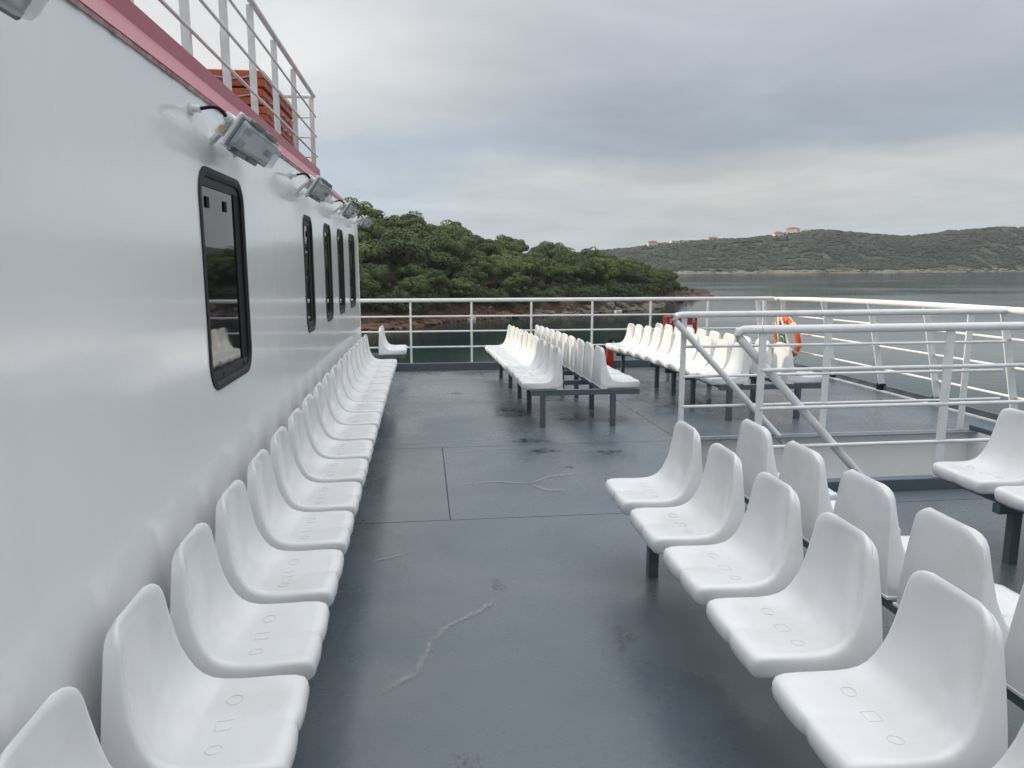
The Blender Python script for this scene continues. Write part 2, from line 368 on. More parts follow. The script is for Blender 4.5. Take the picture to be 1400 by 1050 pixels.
def build_hull():
    h = MB(); ys = [-5, 0, 5, 7, 8.8, 10, 12.42]
    for a, b in zip(ys, ys[1:]):
        h.quad([(xe(a), a, dz(a) - .012), (xe(b), b, dz(b) - .012), (xe(b), b, -2.6), (xe(a), a, -2.6)])
        h.quad([(xe(a), a, -2.6), (xe(b), b, -2.6), (xe(b) - .1, b, -6.6), (xe(a) - .1, a, -6.6)])
    h.quad([(-4.5, 12.42, dz(12.42) - .012), (xe(12.42), 12.42, dz(12.42) - .012), (xe(12.42), 12.42, -6.6), (-4.5, 12.42, -6.6)])
    tag(h.build('ship_hull', M['white2']), kind='structure')
    # starboard kerb: dark flat bar along the deck edge, and the white outer rubbing edge
    k = empty('edge_kerb'); tag(k, 'dark low kerb with white outer edge along the starboard deck edge', 'kerb')
    a = MB(); ys = [-5 + .6 * i for i in range(29)] + [12.36]
    for y0, y1 in zip(ys, ys[1:]):
        for (o0, o1, z0, z1) in ((-.05, .0, -.004, .075),):
            r = lambda y: [(xe(y) + o0, y, dz(y) + z0), (xe(y) + o1, y, dz(y) + z0), (xe(y) + o1, y, dz(y) + z1), (xe(y) + o0, y, dz(y) + z1)]
            a.loft([r(y0), r(y1)], caps=False)
    a.build('kerb_bar', M['grey'], k)
    a = MB()
    for y0, y1 in zip(ys, ys[1:]):
        r = lambda y: [(xe(y) - .10, y, dz(y) - .003), (xe(y) - .053, y, dz(y) - .003), (xe(y) - .053, y, dz(y) + .014), (xe(y) - .10, y, dz(y) + .014)]
        a.loft([r(y0), r(y1)], caps=False)
    a.build('paint_edge', M['white2'], k)
    f = empty('end_kerb'); tag(f, 'dark grey kerb under the far railing at the deck end', 'kerb')
    a = MB(); a.box((-4.5, 12.36, dz(12.36) - .01), (xe(12.36), 12.42, dz(12.36) + .125)); a.build('kerb_bar', M['grey'], f, bevel=.004)
build_hull()

# ------------------------------------------------------------------ deckhouse
HY = 9.72; HX = -.8
WIN = [(2.89, 3.58), (5.30, 5.72), (6.38, 6.86), (7.38, 7.90), (8.50, 9.18)]
def wz(y): return (1.10, 1.952) if y < 4 else (1.115 - .007 * (y - 3), 1.928 - .004 * (y - 3))
def rrect(y0, y1, z0, z1, r, x, n=6):
    pts = []
    for cy, cz, a0 in ((y1 - r, z1 - r, 0), (y0 + r, z1 - r, 90), (y0 + r, z0 + r, 180), (y1 - r, z0 + r, 270)):
        for k in range(n + 1):
            a = R(a0 + 90 * k / n); pts.append((x, cy + r * math.cos(a), cz + r * math.sin(a)))
    return pts
def build_deckhouse():
    h = empty('deckhouse', (0, 0, 0)); tag(h, 'white steel deckhouse with dark rounded windows and a faded red top edge', 'deckhouse')
    w = MB(); zb, zt = -.35, 2.205
    yb = [-5.0]; 
    for a, b in WIN: yb += [a + .03, b - .03]
    yb.append(HY)
    for i, (a, b) in enumerate(zip(yb, yb[1:])):
        if i % 2 == 0:
            n = max(1, int((b - a) / .4))
            for k in range(n):
                p, q = a + (b - a) * k / n, a + (b - a) * (k + 1) / n
                w.quad([(HX, p, zb), (HX, q, zb), (HX, q, zt), (HX, p, zt)])
        else:
            z0, z1 = wz((a + b) / 2)
            w.quad([(HX, a, zb), (HX, b, zb), (HX, b, z0 + .03), (HX, a, z0 + .03)])
            w.quad([(HX, a, z1 - .03), (HX, b, z1 - .03), (HX, b, zt), (HX, a, zt)])
    w.quad([(HX, HY, zb), (-6, HY, zb), (-6, HY, zt), (HX, HY, zt)])
    w.quad([(HX, -5, zb), (-6, -5, zb), (-6, -5, zt), (HX, -5, zt)])
    w.quad([(-6, -5, zb), (-6, HY, zb), (-6, HY, zt), (-6, -5, zt)])
    w.build('wall', M['wall'], h)
    # corner strip at the end of the wall, slightly proud
    c = MB(); c.box((HX - .03, HY - .002, zb), (HX + .006, HY + .012, zt - .01)); c.build('corner_strip', M['white'], h, bevel=.003)
    for (a, b) in WIN:
        z0, z1 = wz((a + b) / 2); f = MB(); fw = .036
        f.loft([rrect(a + .012, b - .012, z0 + .012, z1 - .012, .10, HX - .03), rrect(a, b, z0, z1, .11, HX + .001), rrect(a + .003, b - .003, z0 + .003, z1 - .003, .108, HX + .006),
                rrect(a + .022, b - .022, z0 + .022, z1 - .022, .094, HX + .007), rrect(a + .027, b - .027, z0 + .027, z1 - .027, .088, HX + .003),
                rrect(a + fw, b - fw, z0 + fw, z1 - fw, .075, HX + .001), rrect(a + fw, b - fw, z0 + fw, z1 - fw, .075, HX - .03)], caps=False)
        # head and sill rails of the sliding sash
        f.box((HX - .02, a + fw, z1 - fw - .035), (HX - .006, b - fw, z1 - fw + .004)); f.box((HX - .02, a + fw, z0 + fw - .004), (HX - .004, b - fw, z0 + fw + .035))
        wo = f.build('window', M['frame'], h, smooth=35)
        p = MB(); p.quad([(HX - .013, a + .03, z0 + .03), (HX - .013, b - .03, z0 + .03), (HX - .013, b - .03, z1 - .03), (HX - .013, a + .03, z1 - .03)])
        p.build('pane', M['glass'], wo)
        j = MB(); j.box((HX - .03, b - fw - .10, z0 + fw + .03), (HX - .008, b - fw - .004, z1 - fw - .035)); j.build('sash_stile', M['dark'], wo, bevel=.004)
        n = (b - a)
        for yy in (a + .22 * n, a + .60 * n):
            l = MB(); l.box((HX - .0135, yy - .02, z1 - fw - .115), (HX - .007, yy + .02, z1 - fw - .072)); l.build('latch', M['dark'], wo, bevel=.003)
        for yy in (a + .3 * n, a + .8 * n):
            l = MB(); l.box((HX - .005, yy - .012, z0 + fw + .008), (HX - .002, yy + .012, z0 + fw + .02)); l.build('drain_slot', M['dark'], wo)
    # faded red band: sloped plate, then an upright coaming under the upper rail
    y0, y1 = -5, HY - .25
    s = MB(); s.loft([[(HX + .004, y, 2.20), (HX + .012, y, 2.206), (-1.195, y, 2.592), (-1.203, y, 2.583)] for y in (y0, 0, 3, 6, y1)]); s.build('sloped_band', M['pink'], h)
    s = MB(); s.box((-1.215, y0, 2.585), (-1.197, y1, 2.682)); s.build('coaming', M['pink'], h)
    s = MB(); s.box((-6, y0, 2.56), (-1.216, y1, 2.584)); s.build('roof', M['grey'], h)
    s = MB(); s.box((-6, HY - .25, 2.19), (HX, HY, 2.205)); s.quad([(HX, y1, 2.2), (-1.2, y1, 2.59), (-6, y1, 2.59), (-6, y1, 2.2)]); s.build('roof_end', M['wall'], h)
    # weld bead and rust along the lower border of the band
    e = MB(); y = y0; rings = []
    while y < y1:
        t = rnd.uniform(.001, .005); rings.append([(HX + .0005, y, 2.196 - t), (HX + .004 + t, y, 2.195 - t), (HX + .006 + t, y, 2.203), (HX + .0005, y, 2.204)]); y += rnd.uniform(.015, .06)
    e.loft(rings)
    e.build('weld_bead', M['rust'], h)
    return h
build_deckhouse()

def build_upper_rail():
    u = empty('upper_railing', (-1.22, 9.0, 2.6)); tag(u, 'pale steel railing on the deckhouse roof above the red band', 'railing')
    P = Vector((-1.22, 9.0, 2.6))
    posts = [-4.5, -3.7, -2.9, -2.1, -1.3, -.5, .3, 1.1, 1.95, 2.8, 3.62, 4.46, 5.32, 6.14, 7.05, 8.05, 9.3]
    for y in posts:
        b = MB(); b.box((-1.268, y - .006, 2.585), (-1.216, y + .006, 3.49))
        b.build('post', M['white'], u, loc=-P, bevel=.002)
    b = MB(); b.tube([(-1.22, -4.6, 3.505), (-1.225, 9.38, 3.505)], .024); b.build('top_rail', M['white'], u, smooth=50, loc=-P)
    for z in (3.27, 3.045, 2.82):
        b = MB(); b.tube([(-1.205, -4.6, z), (-1.205, 9.32, z), (-1.215, 9.38, z), (-1.26, 9.41, z), (-4.5, 9.41, z)], .0105, 8); b.build('mid_rail', M['white'], u, smooth=50, loc=-P)
    b = MB(); b.tube([(-1.225, 9.40, 3.505), (-4.5, 9.40, 3.505)], .024); b.build('top_rail', M['white'], u, smooth=50, loc=-P)
    for x in (-2.4, -3.5):
        b = MB(); b.box((x - .03, 9.385, 2.585), (x + .03, 9.397, 3.49)); b.build('post', M['white'], u, loc=-P)
build_upper_rail()

def build_floats():
    ids = ['lowest', 'second lowest', 'middle', 'second highest', 'topmost']
    x0, x1, y0, y1 = -3.1, -1.42, 7.45, 9.1
    z = 2.60
    hs = [.128, .128, .128, .145, .145]
    for k, h in enumerate(hs):
        t = empty('life_float', ((x0 + x1) / 2, (y0 + y1) / 2, z)); tag(t, '%s orange rigid float in the stack behind the roof railing' % ids[k], 'life float', 'orange life floats stacked on the roof')
        c = Vector(t.location); a = MB(); e = .016
        i = rnd.uniform(-.012, .012)
        ring = lambda d, zz: [(x0 + d + i, y0 + d + e, zz), (x0 + d + e + i, y0 + d, zz), (x1 - d - e + i, y0 + d, zz), (x1 - d + i, y0 + d + e, zz), (x1 - d + i, y1 - d - e, zz), (x1 - d - e + i, y1 - d, zz), (x0 + d + e + i, y1 - d, zz), (x0 + d + i, y1 - d - e, zz)]
        a.loft([ring(.007, z), ring(0, z + .007), ring(0, z + h * .46), ring(.012, z + h * .47), ring(.012, z + h * .53), ring(0, z + h * .54), ring(0, z + h - .009), ring(.008, z + h)])
        a.build('shell', M['orange'], t, loc=-c, smooth=30)
        r = MB(); rr_ = .004
        for n in range(5):
            ya, yb = y0 + .1 + n * (y1 - y0 - .2) / 5, y0 + .1 + (n + 1) * (y1 - y0 - .2) / 5
            r.tube([(x1 + .012 + i, ya + (yb - ya) * q / 6, z + h * .62 - .025 * math.sin(math.pi * q / 6)) for q in range(7)], .006, 6)
        for n in range(4):
            xa, xb = x0 + .1 + n * .37, x0 + .1 + (n + 1) * .37
            r.tube([(xa + (xb - xa) * q / 6, y0 - .012, z + h * .62 - .025 * math.sin(math.pi * q / 6)) for q in range(7)], .006, 6)
        r.build('grab_rope', M['rope'], t, loc=-c)
        z += h + .014
    f = empty('float_rack', (-2.1, 9.06, 2.585)); tag(f, 'pale frame with upright posts rising behind the orange float stack', 'rack')
    for x in (-2.52, -2.16):
        b = MB(); b.box((x - .025, 9.14, 2.585), (x + .025, 9.175, 4.12)); b.build('post', M['pink'], f, loc=(2.1, -9.06, -2.585))
    b = MB(); b.box((-2.6, 9.145, 2.9), (-2.1, 9.17, 2.95)); b.build('cross_bar', M['white'], f, loc=(2.1, -9.06, -2.585))
build_floats()

# ------------------------------------------------------------------ lamps on the wall
def build_lamps():
    # cross-section axis: rim from top (-.634, 2.115) to bottom (-.712, 2.012); normal points out and down
    T, B = Vector((-.646, 0, 2.122)), Vector((-.712, 0, 2.030)); u = (B - T).normalized(); n = Vector((-u.z, 0, u.x))
    if n.x < 0: n = -n
    c0 = (T + B) / 2; W = (B - T).length; Ln = .70
    P = lambda s, d, y: c0 + u * s + n * d + Vector((0, y, 0))
    def sect(s0, s1, d0, d1, y0, y1, r=.02):
        def ring(y, k):
            q = [(s0 + k, d0 + k), (s1 - k, d0 + k), (s1 - k, d1 - k), (s0 + k, d1 - k)]
            return [P(a, b, y) for a, b in q]
        return [ring(y0, r * .6), ring(y0 + r * .6, 0), ring(y1 - r * .6, 0), ring(y1, r * .6)]
    def one(y, label):
        t = empty('floodlight', (-.72, y, 2.08)); tag(t, label, 'floodlight', 'floodlights along the deckhouse wall'); o = (.72, -y, -2.08)
        h = MB(); h.loft(sect(-W / 2 + .012, W / 2 - .012, -.060, -.010, y + .005, y + Ln - .01, .03)); hb = h.build('housing', M['lampwhite'], t, loc=o, bevel=.008, smooth=40)
        g = MB(); g.loft(sect(-W / 2 - .014, W / 2 + .014, -.012, .004, y - .012, y + Ln * .30, .01)); g.build('rim', M['lampwhite'], t, loc=o, bevel=.004)
        g = MB(); g.loft(sect(-W / 2 - .004, W / 2 + .004, .005, .010, y - .004, y + Ln - .02, .01)); g.build('gasket', M['ballast'], t, loc=o)
        r = MB(); r.loft(sect(-W / 2 + .02, W / 2 - .02, .011, .014, y + .06, y + Ln - .045, .004)); r.build('reflector', M['reflector'], t, loc=o)
        l = MB(); ln = [[P(a, b, yy) for a, b in ((-W / 2 + k, .011), (W / 2 - k, .011), (W / 2 - .012 - k, .046 - k), (-W / 2 + .012 + k, .046 - k))] for yy, k in ((y + .004, .012), (y + .02, 0), (y + Ln - .05, 0), (y + Ln - .02, .012))]
        l.loft(ln); l.build('lens', M['lens'], t, loc=o, bevel=.006)
        for yy, ss in ((y + .07, -.028), (y + .07, .028), (y + Ln * .72, .0)):
            k = MB(); k.loft(sect(ss - .015, ss + .015, .015, .034, yy, yy + .045, .004)); k.build('lamp_holder', M['ballast'], t, loc=o)
        for sg, ya, yb in ((1, .10, .27), (1, .32, .48), (-1, .12, .30), (-1, .38, .55)):
            k = MB(); s_ = sg * (W / 2 + .010); k.loft(sect(s_ - .009, s_ + .009, -.012, .024, y + ya, y + yb, .006)); k.build('clamp', M['ballast'], t, loc=o, bevel=.003)
        k = MB(); k.tube([P(.020, -.032, y + .004), P(.020, -.032, y - .004)], .013, 12); k.build('plug', M['brass'], t, loc=o, smooth=40)
        k = MB(); k.tube([P(-.025, -.032, y + .004), P(-.025, -.032, y - .028)], .017, 12); k.tube([P(-.025, -.032, y - .026), P(-.025, -.032, y - .05)], .011, 10); k.build('cable_gland', M['lampwhite'], t, loc=o, smooth=40)
        a, b = P(-.025, -.032, y - .05), Vector((-.765, y - .10, 2.128))
        c = MB(); p0, p1, p2, p3 = b, b + Vector((.035, .015, .008)), a + Vector((-.01, -.06, .03)), a; c.tube([p0 * (1 - q) ** 3 + p1 * 3 * q * (1 - q) ** 2 + p2 * 3 * q * q * (1 - q) + p3 * q ** 3 for q in [i / 12 for i in range(13)]], .0062, 8); c.build('cable', M['dark'], t, loc=o, smooth=60)
        c = MB(); c.tube([(-.803, y - .10, 2.128), (-.788, y - .10, 2.128)], .024, 12); c.tube([(-.79, y - .10, 2.128), (-.762, y - .10, 2.128)], .013, 10); c.build('wall_gland', M['lampwhite'], t, loc=o, smooth=40)
        for yy in (.16, .52):
            c = MB(); c.bar((-.803, y + yy, 2.05), tuple(P(.01, -.07, y + yy)), .05, .012, side=(0, 1, 0)); c.build('bracket', M['lampwhite'], t, loc=o)
    for y, l in ((.83, 'white wall floodlight nearest the viewer, cut off by the top left corner'), (2.95, 'white wall floodlight with clear lens right above the nearest window'),
                 (5.0, 'white wall floodlight above the second window, left of the red band tip'), (7.1, 'small white wall floodlight between the second last and last ones on the wall'),
                 (9.2, 'farthest white wall floodlight sticking out at the deckhouse corner before the trees')): one(y, l)
build_lamps()

# ------------------------------------------------------------------ seats and benches
def seat_mesh():
    F = [(.014, .004), (.003, .018), (.0, .040), (.004, .060), (.015, .072), (.042, .0775), (.09, .078), (.15, .076), (.205, .076), (.248, .079), (.281, .088), (.307, .105), (.327, .130), (.343, .162), (.357, .200), (.366, .245), (.373, .29), (.378, .33), (.381, .362), (.384, .384), (.389, .403), (.396, .416), (.404, .424), (.412, .427)]
    Rr = [(.03, .0), (.04, 0), (.06, 0), (.08, 0), (.10, 0), (.13, 0), (.165, 0), (.20, 0), (.24, 0), (.28, 0), (.315, 0), (.35, 0), (.385, 0), (.432, .0), (.436, .06), (.435, .13), (.432, .20), (.429, .26), (.426, .31), (.425, .345), (.424, .375), (.424, .394), (.423, .409), (.420, .420)]
    F = [(x * .935, z if z < .08 else .08 + (z - .08) * .94) for x, z in F]; Rr = [(x * .935, z * .945) for x, z in Rr]
    Wd = [.176, .184, .190, .195, .199, .202, .204, .205, .205, .204, .202, .199, .195, .190, .184, .177, .171, .165, .160, .156, .149, .136, .116, .088]
    Wr = [.178, .186, .193, .199, .203, .206, .208, .209, .210, .210, .210, .210, .210, .209, .203, .195, .187, .180, .174, .168, .159, .145, .124, .092]
    n = len(F); NU = 11
    def dish(i, u):                       # how far the face is hollowed at station i, lateral u in -1..1
        k = 1 - min(1, abs(u)) ** 2.4
        d = [0, 0, 0, .0, .002, .006, .010, .014, .018, .022, .026, .030, .032, .032, .031, .030, .028, .026, .023, .019, .014, .008, .004, .0][i] * k
        fade = max(0, 1 - max(0, i - 3) / 5.5)
        d +=   .007 * math.exp(-(u / .09) ** 2) * fade - .003 * math.exp(-((abs(u) - .5) / .28) ** 2) * fade
        return d
    rings = []
    for i in range(n):
        f, r = Vector((F[i][0], 0, F[i][1])), Vector((Rr[i][0], 0, Rr[i][1]))
        a = Vector((F[min(i + 1, n - 1)][0], 0, F[min(i + 1, n - 1)][1])) - Vector((F[max(i - 1, 0)][0], 0, F[max(i - 1, 0)][1]))
        nrm = Vector((a.z, 0, -a.x)).normalized()      # into the body
        if nrm.dot(r - f) < 0: nrm = -nrm
        depth = (r - f).length; rad = min(.018, depth * .45)
        pts = []
        us = [-1 + 2 * k / (2 * NU) for k in range(2 * NU + 1)]
        for u in us:                                     # hollowed face, -y to +y
            p = f + nrm * dish(i, u); pts.append((p.x, (Wd[i] - rad) * u, p.z))
        inn = (r - f).normalized()
        for q in (30, 60, 90):
            p = f + inn * rad * (1 - math.cos(R(q))); pts.append((p.x, Wd[i] - rad + rad * math.sin(R(q)), p.z))
        for t in (.35, .7):
            p = f.lerp(r, max(t, rad / max(depth, 1e-4))); pts.append((p.x, Wd[i] + (Wr[i] - Wd[i]) * t, p.z))
        rb = min(.012, depth * .2)
        pts.append((r.x - inn.x * rb, Wr[i], r.z - inn.z * rb)); pts.append((r.x, Wr[i] - rb, r.z))
        m = list(pts[2 * NU + 1:])
        for u in (.6, 0, -.6): pts.append((r.x, Wr[i] * u, r.z))
        for p in reversed(m): pts.append((p[0], -p[1], p[2]))
        rings.append(pts)
    b = MB(); b.loft(rings)
    # thin moulding lip round the foot of the shell
    b.loft([[(.34, -.217, .0), (.407, -.217, .0), (.407, .217, .0), (.34, .217, .0)], [(.34, -.217, .008), (.408, -.217, .010), (.408, .217, .010), (.34, .217, .008)]])
    # moulded rings and square on the seat
    def line(pts):
        fine = []
        for (x, y) in pts:
            i = max(j for j in range(n) if F[j][0] <= x and j < 12); t = (x - F[i][0]) / (F[i + 1][0] - F[i][0])
            z = F[i][1] + (F[i + 1][1] - F[i][1]) * t; u = y / (Wd[i] - .024)
            z -= (dish(i, u) * (1 - t) + dish(i + 1, u) * t) - .0006; fine.append((x, y, z))
        b.tube(fine, .0008, 4, 0)
    for yy in (-.105, .105): line([(.185 + .020 * math.cos(2 * math.pi * k / 16), yy + .020 * math.sin(2 * math.pi * k / 16)) for k in range(17)])
    sq = [(-.020, -.022), (.021, -.020), (.019, .021), (-.021, .020), (-.020, -.022)]
    line([(.188 + p[0] + (q[0] - p[0]) * k / 4, p[1] + (q[1] - p[1]) * k / 4) for p, q in zip(sq, sq[1:]) for k in range(4)])
    return b.mesh('seat', [M['seat'], M['seatmark']], smooth=62)
SEAT = seat_mesh()
BZ = .376                                             # top of the bench frame above the deck
def bar_y(b, x, y0, y1, w, z0, z1):                    # bar along the bench, following the deck
    n = max(1, int((y1 - y0) / .6))
    for k in range(n):
        p, q = y0 + (y1 - y0) * k / n, y0 + (y1 - y0) * (k + 1) / n
        r = lambda y: [(x - w / 2, y, dz(y) + z0), (x + w / 2, y, dz(y) + z0), (x + w / 2, y, dz(y) + z1), (x - w / 2, y, dz(y) + z1)]
        b.loft([r(p), r(q)], caps=(k in (0, n - 1)))
def bench(label, xf, ys, frames, both=True, ends=(None, None), toward=-1, group='rows of white seats on grey benches', back_from=0, sep=1.125):
    """xf: x of the front edge of the row that looks to port; seats of the second row stand 1.08 m further, back to back."""
    y0, y1 = ys[0] - .235, ys[-1] + .235
    t = empty('seat_bench', (xf + .5 if both else xf + .2, (y0 + y1) / 2, dz((y0 + y1) / 2))); tag(t, label, 'bench', group); c = -Vector(t.location)
    for i, y in enumerate(ys):
        yj = y + rnd.uniform(-.006, .006)
        if toward == -1 or both:
            link('seat', SEAT, t, Vector((xf + rnd.uniform(-.004, .004), yj, dz(y) + BZ)) + c, (math.atan(-.006 * max(0, y - 4.2)) * -1 * 0, 0, rnd.uniform(-.012, .012)))
        if both and i >= back_from:
            link('seat', SEAT, t, Vector((xf + sep + rnd.uniform(-.004, .004), yj, dz(y) + BZ)) + c, (0, 0, math.pi + rnd.uniform(-.012, .012)))
        if toward == 1 and not both:
            link('seat', SEAT, t, Vector((xf + .41, yj, dz(y) + BZ)) + c, (0, 0, math.pi + rnd.uniform(-.010, .010)))
    if both: xs = [xf + .12, xf + .37, xf + sep - .37, xf + sep - .12]
    else: xs = [xf + .10, xf + .33] if toward == -1 else [xf + .10, xf + .33]
    for x in xs:
        b = MB(); bar_y(b, x, y0 + .075, y1 - .03, .04, BZ - .042, BZ - .001); b.build('beam', M['grey'], t, loc=c)
    xa, xb = (xf + .085, xf + sep - .015) if both else (xf + .03, xf + .355)
    for y in frames:
        b = MB(); e_ = y <= ys[0] - .15; zt_ = BZ - .002 if e_ else BZ - .0425; zb_ = BZ - .056 if e_ else BZ - .094; b.box((xa, y - .025, dz(y) + zb_), (xb, y + .025, dz(y) + zt_)); b.build('cross_bar', M['grey'], t, loc=c, bevel=.003)
        for x in ((xf + .20, xf + sep - .28) if both else (xf + .215,)):
            b = MB(); b.box((x - .026, y - .024, dz(y)), (x + .026, y + .024, dz(y) + zb_ - .0005)); b.build('leg', M['grey'], t, loc=c, bevel=.002)
    return t
bench('long single row of white seats backed against the white deckhouse wall', -.745, [.86 + .47 * i for i in range(19)], [1.2, 2.6, 4.0, 5.4, 6.8, 8.2, 9.3], both=False, toward=1)
bench('nearest back-to-back white seat row on the right, before the stairwell railing', .945, [1.17, 1.645, 2.12, 2.60, 3.09, 3.58], [.95, 3.52])
bench('centre back-to-back white seat row standing alone in the middle of the deck', .955, [7.36 + .455 * i for i in range(10)], [7.15, 8.1, 8.95, 9.9, 11.12], sep=1.19)
bench('back-to-back white seat row farther right beyond the stairwell, near the lifebuoy', 2.92, [7.45 + .46 * i for i in range(10)], [7.25, 8.3, 8.98, 9.66, 11.4], sep=1.22)
bench('white seat row cut off by the right picture edge beside the stairwell kerb', 2.905, [2.25 + .475 * i for i in range(4)], [2.1, 3.46], both=True)
bench('short back-to-back white seat pair past the deckhouse corner at the far railing', -1.40, [11.35, 11.81], [11.13, 12.0], sep=1.14)

def seat_stain():
    b = MB(); st = mat('brown_smudge', (.16, .085, .045), .8); t = bpy.data.objects['seat_bench']; c = Vector(t.location); x, y, z = -.745 + .41 - .188, 1.33, BZ + .076 - .0155
    b.quad([(x + .024 * math.cos(a) * (1 + .35 * math.sin(3 * a)), y + .014 * math.sin(a) * (1 + .3 * math.cos(2 * a)), z) for a in [2 * math.pi * k / 14 for k in range(14)]])
    b.build('stain', st, t, loc=-c)
seat_stain()

# ------------------------------------------------------------------ railings
def build_far_rail():
    Y = 12.39; t = empty('guard_railing', (2, Y, dz(Y))); tag(t, 'white far railing across the deck end before the wooded headland', 'railing'); c = -Vector(t.location)
    zt = .965
    b = MB(); b.tube([(-4.4, Y, zt), (6.05, Y, zt)], .031, 12); b.build('top_rail', M['white'], t, smooth=50, loc=c)
    for z in (.70, .452, .192):
        b = MB(); b.tube([(-4.4, Y, z), (6.0, Y, z)], .0145, 8); b.build('mid_rail', M['white'], t, smooth=50, loc=c)
    for k in range(-4, 7):
        x = -.205 + 1.002 * k if k < 3 else -.205 + 1.015 * k
        if x > 5.95: continue
        b = MB(); b.bar((x, Y, dz(Y) + .12), (x, Y, zt - .02), .034, .02, side=(1, 0, 0)); b.build('post', M['white'], t, loc=c, bevel=.003)
build_far_rail()
def build_side_rail():
    t = empty('guard_railing', (5.9, 8, dz(8))); tag(t, 'white leaning railing along the starboard deck edge with the lifebuoy', 'railing'); c = -Vector(t.location)
    xb = lambda y: xe(y) - .03
    lean = lambda y: .10 if y > 11.5 else .26
    h = 1.155
    def at(y, s): z = dz(y) + h * s; return (xb(y) - lean_s(y) * s, y, z)
    lean_s = lambda y: interp([(5, .26), (10.2, .27), (11, .22), (12.3, .12), (14, .2)], y)
    ys = [-4.5 + .7 * i for i in range(25)] + [13.2]
    b = MB(); b.tube([at(y, 1) for y in ys], .033, 12); b.build('top_rail', M['white'], t, smooth=50, loc=c)
    for s in (.755, .51, .25):
        b = MB(); b.tube([tuple(Vector(at(y, s)) + Vector((.03, 0, 0))) for y in ys], .013, 8); b.build('mid_rail', M['white'], t, smooth=50, loc=c)
    for y in (-3.2, -1.9, -.6, .7, 2.0, 3.2, 4.3, 5.4, 6.6, 7.8, 8.95, 10.3, 12.2, 12.95, 13.2):
        lo = .03 if y < 12.3 else -1.0
        b = MB(); b.bar(at(y, lo), at(y, .98),   .08, .014, side=(1, 0, 0)); po = b.build('post', M['white'], t, loc=c, bevel=.002)
        if lo > 0:
            f = MB(); p = at(y, 0); f.box((p[0] - .06, y - .05, dz(y) - .002), (p[0] + .015, y + .05, dz(y) + .095)); f.build('foot', M['dark'], po, bevel=.006)
build_side_rail()
def build_stair_rails():
    def rail(label, Y, x0, tops, mids, posts, xend, diag, foot):
        t = empty('stair_railing', (x0, Y, dz(Y))); tag(t, label, 'railing', 'railings round the stairwell'); c = -Vector(t.location)
        r = .029
        b = MB(); b.tube([(x0 + .16, Y, tops + .002), (xend, Y, tops + .012)], r, 12); b.build('top_rail', M['white'], t, smooth=50, loc=c)
        for z in mids:
            b = MB(); b.tube([(posts[0], Y, z), (xend + .02, Y, z + .008)], .0135, 8); b.build('mid_rail', M['white'], t, smooth=50, loc=c)
        for k, x in enumerate(posts):
            b = MB(); w = .05 if k == 0 else .065
            b.bar((x, Y, dz(Y) + foot), (x, Y, tops - .01), w, .014, side=(1, 0, 0)); b.build('post', M['white'], t, loc=c, bevel=.002)
        d = diag; pts = [(x0 + .16, Y, tops + .002), (x0 + .10, Y + d * .2, tops + .002), (x0 + .05, Y + d * .6, tops - .002), (x0 + .022, Y + d, tops - .014), (x0 + .018, Y + d, tops - .034), (x0 + .034, Y + d, tops - .06), (x0 + .06, Y + d, tops - .09), (x0 + 1.16, Y + d, tops - 1.24), (x0 + 2.3, Y + d, tops - 2.42)]
        b = MB(); b.tube(pts, r, 12); b.build('handrail', M['white'], t, smooth=50, loc=c)
    rail('farther white stairwell railing with sloping handrail, joined to the starboard railing', 6.56, 2.235, 1.117, (.826, .549, .267), [2.36, 3.76, 5.19], 5.56, -.045, .0)
    rail('nearer white stairwell railing with sloping handrail, right behind the right seats', 4.752, 2.085, 1.146, (.873, .608, .337), [2.26, 3.62, 4.95], 5.5, .045, .08)
build_stair_rails()

